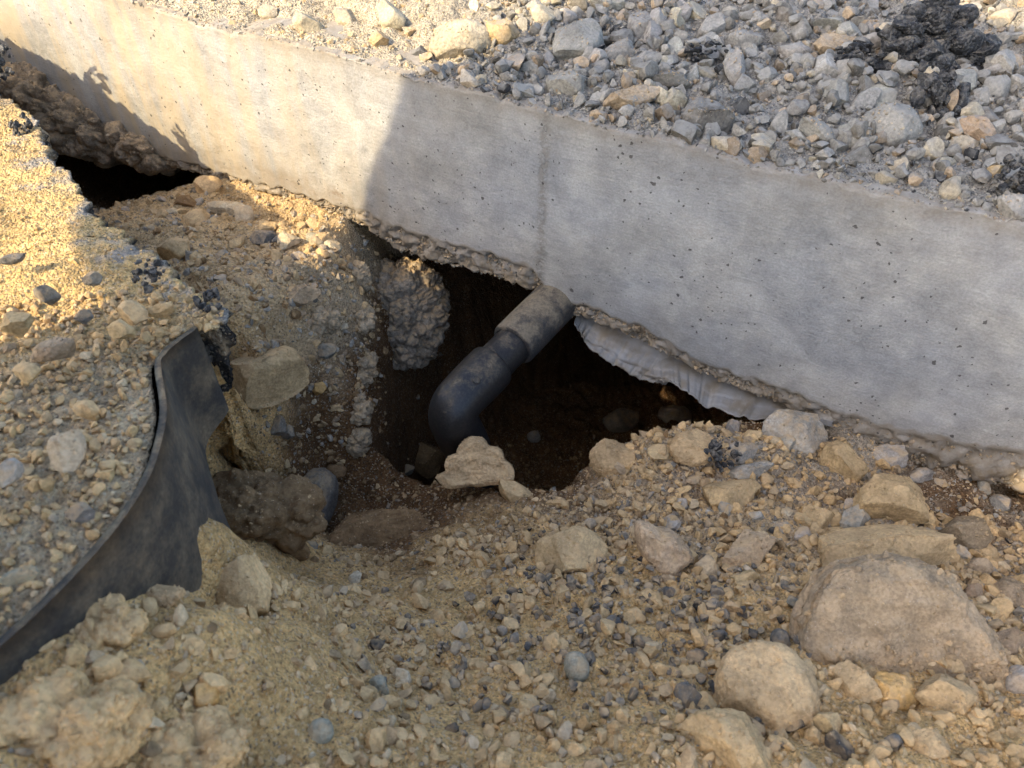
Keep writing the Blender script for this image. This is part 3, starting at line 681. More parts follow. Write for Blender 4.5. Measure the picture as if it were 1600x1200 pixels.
ROCKS = [  # px, py, w, h, roll, tone, label, options
 # rubble on top of the footing, in shade
 (903,72,82,74,10,'grey','large grey angular rock at the sunlit edge of the upper rubble',{}),
 (888,134,72,58,-15,'grey','broad flat rounded stone just above the concrete edge below the large angular rock',{}),
 (1001,46,46,62,8,'grey','tall wedge shaped grey stone near the top of the upper rubble',{}),
 (964,86,56,36,28,'grey','oval grey stone leaning right beside the wedge shaped stone',{}),
 (1061,28,66,24,32,'grey','thin tilted slab stone near the top edge of the picture',{'planes':12}),
 (1114,47,52,46,0,'grey','blocky pale grey stone at the top of the upper rubble beside the tilted slab',{}),
 (1160,66,56,38,12,'grey','grey stone with flat top between the blocky stone and the black lump',{}),
 (1148,110,36,62,4,'grey','upright smooth grey stone beside the small black asphalt lump',{}),
 (1046,124,70,36,-6,'dgrey','dark slate grey angular stone under the small black asphalt lump',{'planes':14}),
 (990,156,96,38,12,'pink','long pale lumpy stone lying along the concrete edge',{}),
 (1104,117,50,36,-12,'pale','pale angular stone next to the upright smooth stone',{}),
 (1052,158,44,34,-14,'pale','flat topped pale stone between the long lumpy stone and the dark rough block',{}),
 (1103,184,78,70,20,'dgrey','dark rough block overhanging the concrete edge',{'rough':1.5}),
 (1008,95,32,28,0,'grey','rounded small grey stone in the middle of the upper rubble',{}),
 (1134,229,52,30,-12,'pale','pale stone sitting on the concrete edge right of the dark rough block',{}),
 (1183,243,32,32,0,'pink','round pinkish stone sitting on the concrete edge',{}),
 (1255,48,32,38,20,'grey','small upright stone in fine gravel near the top of the picture',{}),
 (1242,81,52,40,-30,'grey','oval stone tilted to the left in the upper rubble',{}),
 (1304,70,68,36,14,'pink','flat tan stone just left of the big black asphalt clump',{}),
 (1350,160,54,32,32,'grey','almond shaped grey stone above the largest rounded stone',{}),
 (1309,146,38,42,-18,'grey','rounded grey stone left of the almond shaped stone',{}),
 (1281,210,76,34,-38,'grey','long slanting stone pointing at the concrete edge',{}),
 (1391,202,92,78,-12,'grey','largest rounded grey stone of the upper rubble',{'planes':7,'cut':(.7,.97),'level':5}),
 (1331,208,30,46,8,'grey','narrow upright stone touching the largest rounded stone',{}),
 (1492,166,56,40,-30,'pink','pinkish stone below the big black asphalt clump',{}),
 (1534,212,82,36,-40,'pink','long pinkish stone slanting down below the asphalt clump',{}),
 (1502,230,56,42,-16,'pale','pale stone tucked under the long pinkish stone',{}),
 (1457,233,38,36,0,'pale','lumpy pale stone right of the largest rounded stone',{}),
 (1475,259,38,28,0,'pale','whitish stone just below the lumpy pale stone',{}),
 (1556,143,44,46,10,'grey','squarish grey stone near the right edge below the sunlit patch',{}),
 (1541,72,40,26,0,'grey','small stone at the border of the sunlit patch in the upper right',{}),
 (1486,294,36,40,0,'pale','pale stone above the concrete edge left of the black corner lump',{}),
 (1587,326,56,46,0,'grey','rounded stone on the concrete edge at the right margin',{}),
 (1362,16,26,44,8,'grey','upright stone at the top edge left of the asphalt clump',{}),
 (1546,270,48,28,30,'tan','slanting tan stone above the black corner lump',{}),
 (1385,279,32,26,0,'pale','small pale stone on the concrete edge below the largest rounded stone',{}),
 (1215,198,26,50,-6,'grey','narrow stone standing at the foot of the long slanting stone',{}),
 (1246,168,36,30,0,'grey','small oval stone above the long slanting stone',{}),
 (935,108,40,30,20,'grey','small grey stone between the two large left stones of the upper rubble',{}),
 (828,108,26,34,0,'grey','small stone at the shadow border above the concrete corner',{}),
 (855,95,22,36,6,'grey','narrow stone left of the large grey angular rock',{}),
 (1200,120,34,30,0,'grey','grey stone right of the upright smooth stone',{}),
 (1190,30,40,28,10,'grey','flat stone near the top edge right of the blocky stone',{}),
 # sunlit upper soil
 (480,42,54,44,-20,'pale','sunlit flat pale stone above the concrete at the upper left',{}),
 (612,24,42,54,10,'pale','sunlit upright stone at the top edge left of the shadow',{}),
 (592,62,32,26,0,'tan','small sunlit stone below the upright sunlit stone',{}),
 (718,66,104,66,12,'pale','broad smooth sunlit stone crossed by the shadow border',{'planes':6,'cut':(.7,.97),'level':5}),
 (786,52,56,44,-10,'tan','sunlit stone half in shadow beside the broad smooth one',{}),
 (656,82,28,26,0,'blue','bluish dark stone in the sunlit soil',{}),
 (540,30,34,40,0,'pale','sunlit stone between the flat and the upright pale stones',{}),
 (850,25,46,34,0,'pale','sunlit rounded stone near the top beside the large angular rock',{}),
 (420,20,30,26,0,'pale','small sunlit stone at the top edge on the upper left',{}),
 (1500,18,40,28,0,'pale','sunlit stone in the upper right corner patch',{}),
 (1565,30,44,30,0,'pale','sunlit stone at the right end of the upper right patch',{}),
 # rubble between pavement and footing
 (326,293,46,36,8,'tan','sunlit block at the right end of the far dark hollow',{}),
 (356,326,62,28,-8,'pale','flat pale sunlit stone below the footing at the upper left',{}),
 (382,340,32,42,0,'pale','squarish sunlit stone next to the flat pale stone',{}),
 (312,346,46,40,-10,'tan','rounded tan stone in the rubble beside the pavement edge',{}),
 (271,392,54,44,0,'tan','brown tan block against the pavement edge',{}),
 (292,318,36,28,0,'brown','small brown stone just below the far dark hollow',{}),
 (414,292,32,16,0,'green','small greenish grey pebble in the sunlit dust at the foot of the footing',{}),
 (490,371,24,18,0,'green','greenish pebble near the shadow border on the sunlit rubble',{}),
 (410,374,46,32,0,'blue','dark grey stone at the border of sun and shade in the rubble',{}),
 (452,378,34,30,0,'pale','sunlit pale stone right of the dark grey stone',{}),
 (515,385,38,32,0,'pale','sunlit stone just left of the shadow border under the footing',{}),
 (474,461,58,34,16,'mauve','flat grey brown stone lying on the bank',{}),
 (412,588,124,108,-12,'tan','large tan rock stuck in the bank above the pit',{'level':5,'planes':13,'cut':(.4,.82),'sink':-.05,'rough':.8}),
 (510,548,34,26,0,'dgrey','dark clod like stone in the face of the bank',{'rough':1.6}),
 (497,607,26,22,0,'orange','small orange stone in the face of the bank',{}),
 (435,665,22,34,0,'dgrey','upper small grey stone at the foot of the bank in shade',{}),
 (448,675,26,24,0,'dgrey','lower small grey stone at the foot of the bank in shade',{}),
 # pit
 (284,748,52,58,0,'brown','rock in the soil behind the black liner',{}),
 (492,782,66,104,-12,'dgrey','dark blotched rounded rock at the right end of the soil coated boulder',{'level':5,'planes':4,'cut':(.8,.98),'sink':-.35}),
 (455,856,62,40,-10,'brown','dark brown rock in the bottom of the left pit',{}),
 (586,846,200,104,8,'brown','soil covered brown boulder at the near edge of the pit',{'level':6,'planes':9,'cut':(.55,.95),'rough':1.3,'sink':-.2}),
 (660,716,64,48,-28,'brown','brown rock leaning against the foot of the pipe elbow',{}),
 (634,735,28,20,0,'dgrey','small dark pebble beside the foot of the pipe elbow',{}),
 (522,738,40,26,0,'brown','brown stone at the foot of the bank corner',{}),
 (972,656,60,40,20,'dgrey','dark stone in the shaded cavity under the torn film',{}),
 (1054,654,54,44,-10,'grey','smooth grey stone at the mouth of the cavity',{}),
 (834,682,22,20,0,'grey','small pale fragment on the cavity floor right of the pipe',{}),
 # spoil in front of the footing, right side
 (805,772,66,36,-28,'tan','elongated tan stone right in front of the plate like rock',{}),
 (1244,680,106,82,0,'grey','rounded grey boulder touching the plastic film under the footing',{'level':5,'planes':10,'cut':(.55,.93)}),
 (1318,727,70,74,-12,'tan','tan boulder right of the rounded grey boulder',{'level':5}),
 (1155,707,62,36,24,'grey','pointed grey stone beside the black asphalt lump in front of the footing',{}),
 (1172,737,78,30,16,'grey','flat slab stone below the pointed grey stone',{}),
 (1146,775,92,46,10,'tan','low flat brown stone in the middle of the spoil',{}),
 (1394,787,116,90,-8,'tan','big dusty boulder below the footing at the right',{'level':5,'planes':11,'cut':(.52,.92)}),
 (1280,815,64,52,0,'tan','squarish tan stone left of the big dusty boulder',{}),
 (1336,812,52,52,0,'grey','greyish stone wedged between the squarish stone and the dusty boulder',{}),
 (1390,716,54,44,0,'grey','crumbly grey stone close under the footing edge',{'rough':1.6}),
 (1510,737,34,32,0,'grey','small round stone under the footing edge at the right',{}),
 (1536,757,16,42,4,'grey','thin upright stone under the footing edge at the right',{}),
 (1438,745,40,30,0,'grey','small grey stone between crumbly stone and the footing edge',{}),
 (1505,842,80,66,0,'mauve','flat mauve grey stone at the right above the largest boulder',{}),
 (1530,887,38,34,0,'mauve','round brown stone right of the largest boulder',{}),
 (1582,930,62,50,0,'mauve','brown stone at the right margin beside the largest boulder',{}),
 (1518,924,34,28,0,'mauve','small brown stone touching the right shoulder of the largest boulder',{}),
 (1576,1004,74,52,0,'mauve','blocky stone at the right margin below the brown stone',{}),
 (1592,1070,50,60,0,'grey','grey stone at the right margin low beside the largest boulder',{}),
 (1372,868,210,84,6,'tan','low ridge shaped rock behind the largest boulder',{'level':5,'sink':-.2}),
 (895,866,116,92,-10,'tan','wide dusty tan rock in the middle of the foreground',{'level':5,'planes':11}),
 (1035,862,88,98,0,'pink','triangular pinkish rock in the middle of the foreground',{'level':5,'outline':[(-.95,.95),(-.2,.75),(.65,.35),(1.0,-.1),(.55,-.55),(.0,-1.0),(-.5,-.3),(-.85,.3)]}),
 (1170,862,96,64,14,'pink','rounded pinkish rock right of the triangular rock',{'level':5}),
 (1106,890,44,48,0,'pink','small upright stone between the triangular and the rounded pinkish rocks',{}),
 (1165,905,46,30,0,'tan','small tan stone under the rounded pinkish rock',{}),
 (1005,1008,34,28,0,'dark','black stone in the gravel of the middle foreground',{}),
 (1196,1090,160,170,10,'tan','large warm brown rock near the bottom of the picture',{'level':6,'planes':11,'cut':(.52,.92),'sink':-.15}),
 (1140,1170,150,110,-8,'warm','pale blurred rock at the bottom edge of the picture',{'level':6,'sink':-.2}),
 (1394,1084,78,68,-10,'orange','orange tan lump in front of the largest boulder',{'level':5,'rough':1.4}),
 (1340,1066,64,60,0,'tan','tan stone left of the orange tan lump',{}),
 (1478,1086,96,58,-14,'tan','flat tan stone right of the orange tan lump',{}),
 (1482,1040,48,44,0,'tan','small tan stone lying on the face of the largest boulder',{}),
 (1362,1002,44,34,0,'mauve','brownish stone at the left foot of the largest boulder',{}),
 (1296,1130,54,40,-20,'tan','tan stone between the large warm rock and the flat stones',{}),
 (1455,1165,60,48,-30,'tan','slanting tan stone at the bottom edge on the right',{}),
 (901,1043,40,50,12,'green','pale greenish oval pebble in the foreground gravel',{'planes':2,'cut':(.9,.99),'rough':.4}),
 (591,1075,36,42,-10,'green','greenish grey angular pebble in the left foreground',{}),
 (501,1143,42,42,0,'green','round greenish grey pebble near the bottom left of centre',{'planes':3,'cut':(.85,.99),'rough':.5}),
 (1080,1092,50,50,10,'blue','large dark blue grey stone left of the large warm rock',{}),
 (1220,1004,32,46,14,'blue','smooth dark blue stone left of the largest boulder',{'planes':4,'cut':(.8,.98)}),
 (1264,1020,32,32,0,'dgrey','grey angular pebble right of the smooth dark blue stone',{}),
 (1310,1170,44,54,20,'dark','black stone at the bottom edge right of the large warm rock',{}),
 (1397,1164,30,34,0,'blue','dark blue pebble at the bottom on the right',{}),
 (590,1010,26,24,0,'dark','black chip in the tan gravel left of centre',{}),
 (706,1140,22,24,0,'dark','small black pebble at the bottom left of centre',{}),
 (738,1160,22,24,0,'pale','small whitish pebble at the bottom left of centre',{}),
 (383,930,86,132,-6,'warm','tall tan rock at the near rim of the pit beside the liner',{'level':5,'planes':8,'sink':-.3}),
 (255,935,60,40,0,'tan','brown lump on the near rim close to the liner',{}),
 # foreground left
 (204,1082,38,28,18,'pale','pale blurred pebble in the lower left',{}),
 (320,1086,44,46,0,'orange','orange tan stone in the lower left',{}),
 (214,1040,30,22,0,'grey','small grey white pebble above the pale one in the lower left',{}),
 # heap and pavement
 (104,702,52,68,-12,'pale','big pale stone lying on the heap behind the liner',{'surf':.268}),
 (84,548,74,38,32,'mauve','tilted flat stone on the heap',{'surf':.245}),
 (40,582,44,36,-20,'tan','tan stone below the tilted flat stone on the heap',{'surf':.255}),
 (192,516,42,32,-10,'tan','small rounded stone on the heap in front of the brown oval one',{'surf':.235}),
 (210,491,48,40,-20,'tan','brown oval stone on the heap',{'surf':.236}),
 (252,485,46,22,12,'tan','thin flat stone on the heap near the pavement corner',{'surf':.234}),
 (24,506,46,40,0,'tan','block of tan stone at the left margin on the sunlit border of the heap',{'surf':.245}),
 (130,495,32,24,0,'blue','dark blue stone on the heap',{'surf':.24}),
 (144,435,28,24,0,'dgrey','dark grey lump at the sunlit border of the pavement',{'surf':.235}),
 (74,461,38,32,0,'dgrey','dark dusty lump on the sunlit pavement at the left',{'surf':.24}),
 (126,802,44,36,0,'blue','bluish blurred stone on the heap near the liner edge',{'surf':.27}),
 (18,405,44,16,14,'blue','thin bluish chip in the sunlit pavement at the left margin',{'surf':.234}),
 (14,738,34,46,0,'grey','grey blurred stone on the heap at the left margin',{'surf':.275}),
 (30,900,60,26,20,'green','blurred greenish stone on the heap at the left margin',{'surf':.275}),
 (135,640,40,30,0,'tan','tan stone in the middle of the heap',{'surf':.26}),
]
for px, py, w, h, roll, tone, label, opt in ROCKS:
    nm = 'boulder' if max(w, h) > 110 else ('rock' if max(w, h) > 55 else 'stone')
    px_rock(nm, px, py, w, h, tone, label, 'rock' if nm != 'stone' else 'stone', roll, **opt)

# the plate like rock in front of the standpipe, and the largest boulder: own outlines
px_rock('rock', 742, 722, 122, 80, 'tan', 'jagged plate like tan rock standing in front of the pipe elbow', 'rock', 0, .45, .0, level=6, rough=.3, flat=True,
        outline=[(-1.0, -.55), (-.72, -.35), (-.68, .2), (-.45, .35), (-.1, 1.0), (.2, .92), (.35, .62), (.62, .55), (.75, .1), (1.0, -.3), (.98, -.75), (.4, -.85), (-.2, -.9), (-.7, -1.0)],
        p=W(742, 722, -.095))
BIGB = px_rock('boulder', 1405, 1005, 318, 262, 'mauve', 'largest boulder with a flat sloping face in the right foreground', 'rock', 0, .36, .02, level=6, rough=.8, flat=True,
        outline=[(-1.0, .05), (-.9, .45), (-.62, .9), (-.2, 1.0), (.28, .93), (.55, .6), (.75, .28), (.88, .0), (.98, -.4), (1.0, -.8), (.85, -1.0), (.3, -.95), (-.3, -.7), (-.8, -.3)])

# ------------------------------------------------------------------ lumpy clods
def clod(name, ctr, rad, seed, label, col, cell=.016, level=6, mat=None, cat='soil clod', axes=None):
    v0, f = ico(level); r = np.random.default_rng(seed); o = r.uniform(0, 90, 3); rad = np.array(rad)
    v = v0 * (1 + fbm(v0 * 1.3 + o, 3) * .12)[:, None] * rad
    nrm = v0 / rad; nrm /= np.linalg.norm(nrm, axis=1)[:, None]
    dsp = 0
    for k_, c_ in enumerate((cell * 1.7, cell, cell * .5)):
        dsp = dsp + np.sqrt(np.maximum(0, .5 - worley(v + o + k_ * 3, c_, seed + k_) ** 2)) * c_ * (.75, .6, .55)[k_]
    v = v + nrm * (dsp + fbm(v * 130 + o, 3) * cell * .12)[:, None] - nrm * cell * .6
    if axes is not None: v = v @ np.array(axes)
    ob = add(name, new_mesh(name, v, f, mat or M_rock), None, tuple(ctr)); ob.color = (*col, 1)
    return tag(ob, label, cat)
VIEW = [CR, CU, CB]
clod('soil_clod', at_off(624, 488, -.01), (.074, .082, .06), 5, 'dark grey lumpy clod hanging under the footing left of the pipe', (.23, .195, .15), .013, 7, axes=VIEW)
clod('soil_clod', at_off(120, 190, -.01), (.115, .050, .06), 9, 'brown soil clod stuck under the footing above the far dark hollow', (.24, .185, .125), .016, 6, axes=[CR * .9 - CU * .42, CU * .9 + CR * .42, CB])
clod('soil_clod', at_off(222, 232, -.012), (.060, .026, .045), 12, 'smaller brown soil clod under the footing at the right of the far hollow', (.24, .185, .125), .016, 6, axes=[CR * .88 - CU * .47, CU * .88 + CR * .47, CB])
clod('soil_clod', at_off(40, 150, .02), (.055, .04, .05), 15, 'brown soil clod against the footing at the left margin', (.24, .185, .125), .016, 6, axes=VIEW)
for px_, py_, w_, h_, lb_ in ((152, 990, 96, 66, 'rounded blurred soil lump below the black liner'), (70, 1150, 230, 120, 'large blurred soil lump in the bottom left corner'), (272, 1180, 190, 80, 'wide blurred soil lump at the bottom edge on the left')):
    h0 = hit(px_, py_); d_ = depth_of(h0) / F / 2
    clod('soil_clod', h0 - CB * w_ * d_ * .4, (w_ * d_, h_ * d_, .7 * w_ * d_), px_, lb_, (.54, .36, .17), .010, 6, axes=VIEW)
bp_ = hit(395, 800); bd_ = depth_of(bp_) / F / 2
sb_ = clod('boulder', bp_ + CB * .012, (225 * bd_, 112 * bd_, 120 * bd_), 77, 'big rounded soil coated boulder in the left pit', (.17, .105, .05), .011, 6, cat='rock', axes=VIEW); sb_.color = (.17, .105, .05, .1)
for px_, py_, w_, h_, lb_ in ((560, 432, 34, 40, 'crumbly lump at the top of the bank corner beside the hanging clod'), (566, 500, 32, 46, 'crumbly lump in the upper bank edge beside the hole'), (570, 575, 30, 50, 'crumbly lump half way down the bank edge beside the hole'),
                           (562, 640, 30, 44, 'crumbly lump in the lower bank edge beside the hole'), (560, 690, 32, 36, 'crumbly lump at the foot of the bank edge beside the hole'), (505, 500, 44, 34, 'crumbly lump in the face of the bank left of the hanging clod')):
    h0 = hit(px_, py_); d_ = depth_of(h0) / F / 2
    clod('soil_clod', h0, (w_ * d_, h_ * d_, w_ * d_), px_ + py_, lb_, (.34, .27, .18), .009, 6, axes=VIEW)
px_rock('rock', 965, 720, 90, 70, 'tan', 'crumbly tan rock at the right lip of the cavity', 'rock', 0, .8, -.3, level=5, rough=1.8)
px_rock('rock', 1085, 700, 80, 56, 'tan', 'crumbly soil rock left of the black asphalt lump in front of the footing', 'rock', 10, .8, -.3, level=5, rough=1.8)
def asphalt(px, py, w, h, label, seed, surf='g', n=18):
    r = np.random.default_rng(seed); p = hit(px, py) if surf == 'g' else crust_hit(px, py, surf)
    dep = depth_of(p); sx = w * dep / F / 2; sy = h * dep / F / 2; vs = []; fs = []; k0 = 0
    for i in range(n):
        v, f = rock_verts(3, seed * 50 + i, 12, (.38, .85), 1.2)
        q = r.normal(size=2); q = q / np.linalg.norm(q) * r.uniform(0, 1) ** .6 * 1.05
        s = (.05 + .24 * r.uniform() ** 2) * (1 if n > 24 else 1.5)
        v = v * (np.array([sx, sy, .5 * (sx + sy)]) * s) ; v = v @ np.array(VIEW)
        v += CR * q[0] * sx + CU * q[1] * sy + CB * (.016 + r.uniform(.0, .7) * max(0, 1 - .75 * np.hypot(*q)) * min(sx, sy))
        vs.append(v); fs.append(f + k0); k0 += len(v)
    me_ = new_mesh('asphalt_chunk', np.concatenate(vs), np.concatenate(fs), M_asph); me_.set_sharp_from_angle(angle=R(30)); o = add('asphalt_chunk', me_, None, tuple(p)); return tag(o, label, 'asphalt')
asphalt(1440, 82, 175, 120, 'big black asphalt clump among the rubble in the upper right', 1, n=149)
asphalt(1452, 165, 80, 130, 'black asphalt lump hanging below the big clump in the upper right', 2, n=52)
asphalt(1335, 100, 84, 44, 'dark dusty asphalt lump left of the big black clump', 3, n=44)
asphalt(1100, 88, 62, 32, 'small flat black asphalt lump in the middle of the upper rubble', 4, n=30)
asphalt(1570, 282, 66, 60, 'black asphalt lump at the right margin above the concrete edge', 5, n=39)
asphalt(960, 60, 42, 30, 'small black asphalt lump by the sunlit border in the upper rubble', 6, n=26)
asphalt(1122, 705, 52, 54, 'black asphalt lump in front of the footing at the middle right', 7, n=44)
asphalt(246, 432, 54, 52, 'asphalt lump with a dusty grey top on the pavement corner', 8, surf=.236, n=35)
asphalt(343, 488, 44, 60, 'ragged black asphalt lump at the tip of the pavement corner', 9, surf=.20, n=44)
asphalt(325, 545, 46, 70, 'dark asphalt piece hanging behind the top of the liner', 10, surf=.17, n=44)
asphalt(12, 105, 46, 60, 'black asphalt lump against the footing at the left margin', 11, surf=.19, n=44)
asphalt(48, 215, 34, 60, 'black broken asphalt edge over the far dark hollow', 12, surf=.20, n=35)
asphalt(-62, 40, 100, 34, 'broken asphalt edge leaning towards the footing beyond the left margin', 13, surf=.205, n=61)

# ------------------------------------------------------------------ loose stones: the larger ones one by one
lib = {}
def lib_mesh(k_):
    if k_ not in lib:
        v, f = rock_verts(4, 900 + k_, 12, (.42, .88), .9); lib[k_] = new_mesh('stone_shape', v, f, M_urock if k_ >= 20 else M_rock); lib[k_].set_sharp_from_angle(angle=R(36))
    return lib[k_]
LOOSE = []
def px_of(p):
    q = np.array(p) - np.array([0, 0, CAM_Z]); dp = -(q @ CB); return 800 + F * (q @ CR) / dp, 600 - F * (q @ CU) / dp
LAND = [(903,72,'the large angular rock'),(990,156,'the long lumpy stone on the concrete edge'),(1103,184,'the dark rough block over the concrete'),(1148,110,'the upright smooth grey stone'),(1440,82,'the big black asphalt clump'),
 (1391,202,'the largest rounded upper stone'),(1281,210,'the long slanting upper stone'),(1534,212,'the long pinkish upper stone'),(1570,282,'the black lump at the right margin'),(1001,46,'the wedge shaped upper stone'),(1242,81,'the tilted oval upper stone'),
 (480,42,'the sunlit flat pale stone'),(612,24,'the sunlit upright stone'),(718,66,'the broad smooth sunlit stone'),(326,293,'the sunlit block by the far hollow'),(412,588,'the large tan bank rock'),(271,392,'the brown block at the pavement edge'),
 (474,461,'the flat stone on the bank'),(410,374,'the dark stone at the shade border'),(895,866,'the wide dusty tan rock'),(1035,862,'the triangular pinkish rock'),(1170,862,'the rounded pinkish rock'),(1196,1090,'the large warm rock'),(1140,1170,'the blurred rock at the bottom edge'),
 (901,1043,'the greenish oval pebble'),(1005,1008,'the black foreground stone'),(1405,1000,'the largest boulder'),(591,1075,'the greenish angular pebble'),(501,1143,'the round greenish pebble'),(383,930,'the tall rock by the liner'),(742,722,'the plate like rock'),
 (1244,680,'the rounded grey boulder'),(1394,787,'the big dusty boulder'),(1318,727,'the tan boulder below the footing'),(1146,775,'the low flat brown stone'),(1080,1092,'the large dark blue grey stone'),(590,1010,'the black chip left of centre')]
TW = {'grey': 'grey', 'pink': 'pinkish', 'pale': 'pale', 'dgrey': 'dark grey', 'tan': 'tan', 'warm': 'warm tan', 'mauve': 'grey brown', 'blue': 'bluish dark', 'dark': 'black'}
SECT = ('to the right of', 'to the upper right of', 'above', 'to the upper left of', 'to the left of', 'to the lower left of', 'below', 'to the lower right of')
def label_loose():
    rows_ = {}
    for o, tone, size, group, cat in LOOSE:
        x, y = px_of(o.location)
        if not (-10 < x < 1610 and -10 < y < 1210): bpy.data.objects.remove(o); continue
        k_ = min(LAND, key=lambda l: (l[0] - x) ** 2 + (l[1] - y) ** 2); dx, dy = x - k_[0], k_[1] - y
        sec = SECT[int(round(math.atan2(dy, dx) / (math.pi / 4))) % 8]
        rows_.setdefault((TW[tone], cat, sec, k_[2], group), []).append((math.hypot(dx, dy), size, o))
    for (tw, cat, sec, lm, group), L_ in rows_.items():
        L_.sort(key=lambda t_: t_[0]); n_ = len(L_)
        words = {1: ['small'], 2: ['nearer small', 'farther small'], 3: ['nearest small', 'middle small', 'farthest small']}.get(n_)
        for j, (_, _, o) in enumerate(L_):
            w_ = words[j] if words else ('nearest', 'second nearest', 'third nearest', 'fourth nearest', 'fifth nearest', 'sixth nearest', 'seventh nearest', 'eighth nearest', 'ninth nearest', 'tenth nearest', 'farthest')[min(j, 10)] + ' small'
            tag(o, f'{w_} {tw} {cat} {sec} {lm}', cat, group)
def loose(p, size, tone, label, group, r, cat='stone', name='stone'):
    o = bpy.data.objects.new(name, lib_mesh(int(r.integers(0, 20)) + (20 if 'upper' in group else 0))); C.objects.link(o)
    s = np.array([1, r.uniform(.7, 1), r.uniform(.5, .8)]) * size / 2
    o.scale = tuple(s); o.rotation_euler = (r.uniform(-.5, .5), r.uniform(-.5, .5), r.uniform(0, 6.28))
    o.location = (p[0], p[1], p[2] + s[2] * .35); o.color = (*jitter(TONE[tone], r, .15), 1)
    LOOSE.append((o, tone, float(size), group, cat))
r = np.random.default_rng(55)
def pick(r, d):
    k_ = list(d); w = np.array([d[x] for x in k_], float); return k_[r.choice(len(k_), p=w / w.sum())]
for i in range(115):
    a = r.uniform(-.46, .22); d = r.uniform(.012, .33); z = float(up_h(a, d)); x, y = ad(a, d)
    loose((x, y, z), r.uniform(.018, .036), pick(r, {'grey': 6, 'pink': 1, 'pale': 1, 'dgrey': 2}), 'loose fist filling grey stone scattered in the shaded rubble above the concrete'.replace('fist filling ', ''), 'loose stones in the shaded upper rubble', r)
for i in range(25):
    a = r.uniform(-1.15, -.5); d = r.uniform(.015, .35); z = float(up_h(a, d)); x, y = ad(a, d)
    loose((x, y, z), r.uniform(.014, .026), pick(r, {'pale': 5, 'tan': 4}), 'small pale stone half buried in the sunlit soil above the concrete', 'small stones in the sunlit upper soil', r)
for i in range(40):
    a = r.uniform(-.98, -.62); d = -r.uniform(.03, .30); x, y = ad(a, d); z = float(low_h(x, y))
    loose((x, y, z), r.uniform(.012, .024), pick(r, {'tan': 6, 'grey': 2, 'pale': 1, 'dgrey': 1}), 'small dusty stone in the rubble between pavement edge and footing', 'small stones between pavement and footing', r)
for i in range(40):
    cx_, cy_ = ((.06, .33), (.16, .40), (.12, .27), (.22, .33))[i % 4]; x = cx_ + r.normal() * .05; y = cy_ + r.normal() * .045; z = float(low_h(x, y))
    loose((x, y, z), r.uniform(.009, .016), pick(r, {'blue': 3, 'dgrey': 5, 'dark': 2}), 'small dark grey pebble in the tan gravel of the foreground', 'dark pebbles in the foreground gravel', r, name='pebble', cat='pebble')
for i in range(50):
    x = r.uniform(-.22, .36); y = r.uniform(.18, .52); z = float(low_h(x, y))
    loose((x, y, z), r.uniform(.009, .018), pick(r, {'tan': 6, 'warm': 4, 'pale': 1}), 'small tan pebble in the gravel of the foreground', 'tan pebbles in the foreground gravel', r, name='pebble', cat='pebble')
for i in range(45):
    a = r.uniform(-.12, .25); d = -r.uniform(.01, .25); x, y = ad(a, d); z = float(low_h(x, y))
    loose((x, y, z), r.uniform(.012, .026), pick(r, {'grey': 5, 'tan': 5, 'mauve': 2, 'dgrey': 2}), 'small dusty stone in the spoil below the right half of the footing', 'small stones below the footing', r)

label_loose()

# ------------------------------------------------------------------ gravel masses
def mass(name, P, size, col, level, label, seed, flat=(.4, .85), sink=.25, mat=None):
    """many rough grains joined into one mesh"""
    r = np.random.default_rng(seed); n = len(P); nv = 24; which = r.integers(0, nv, n); V = []; Fc = []; Cl = []; k0 = 0
    q = r.normal(size=(n, 4)); q /= np.linalg.norm(q, axis=1)[:, None]; w, x, y, z = q.T
    Rm = np.stack([1 - 2 * (y * y + z * z), 2 * (x * y - z * w), 2 * (x * z + y * w), 2 * (x * y + z * w), 1 - 2 * (x * x + z * z), 2 * (y * z - x * w),
                   2 * (x * z - y * w), 2 * (y * z + x * w), 1 - 2 * (x * x + y * y)], 1).reshape(n, 3, 3)
    sc = np.stack([np.ones(n), r.uniform(.65, 1, n), r.uniform(flat[0], flat[1], n)], 1) * (size / 2)[:, None]
    for k_ in range(nv):
        v, f = rock_verts(level, seed * 40 + k_, 8, (.30, .82), .45 if level > 1 else .2)
        I = np.where(which == k_)[0]
        if not len(I): continue
        vv = np.einsum('nij,nkj->nki', Rm[I], v[None] * sc[I][:, None]) + P[I][:, None]
        vv[:, :, 2] += (size[I] * (.5 - sink - r.uniform(0, .5, len(I))) * .6)[:, None]
        V.append(vv.reshape(-1, 3)); Fc.append((f[None] + (np.arange(len(I)) * len(v))[:, None, None]).reshape(-1, 3) + k0); k0 += len(I) * len(v)
        Cl.append(np.repeat(col[I], len(v), 0))
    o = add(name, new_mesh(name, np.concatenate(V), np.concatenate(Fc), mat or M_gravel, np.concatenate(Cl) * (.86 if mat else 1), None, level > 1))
    if level > 1: o.data.set_sharp_from_angle(angle=R(28))
    return tag(o, label, 'gravel', kind='stuff')
def tones(r, n, d, base=None, mixb=0.0, amt=.16):
    k_ = list(d); w = np.array([d[x] for x in k_], float); i = r.choice(len(k_), size=n, p=w / w.sum())
    c = np.array([TONE[x] for x in k_])[i] * (1 + r.uniform(-amt, amt, (n, 1)))
    if base is not None: c = c * (1 - mixb) + base * mixb
    return c
def sizes(r, n, lo, hi, p=2.2):
    u = r.uniform(0, 1, n); return lo * (1 - u * (1 - (lo / hi) ** p)) ** (-1 / p)

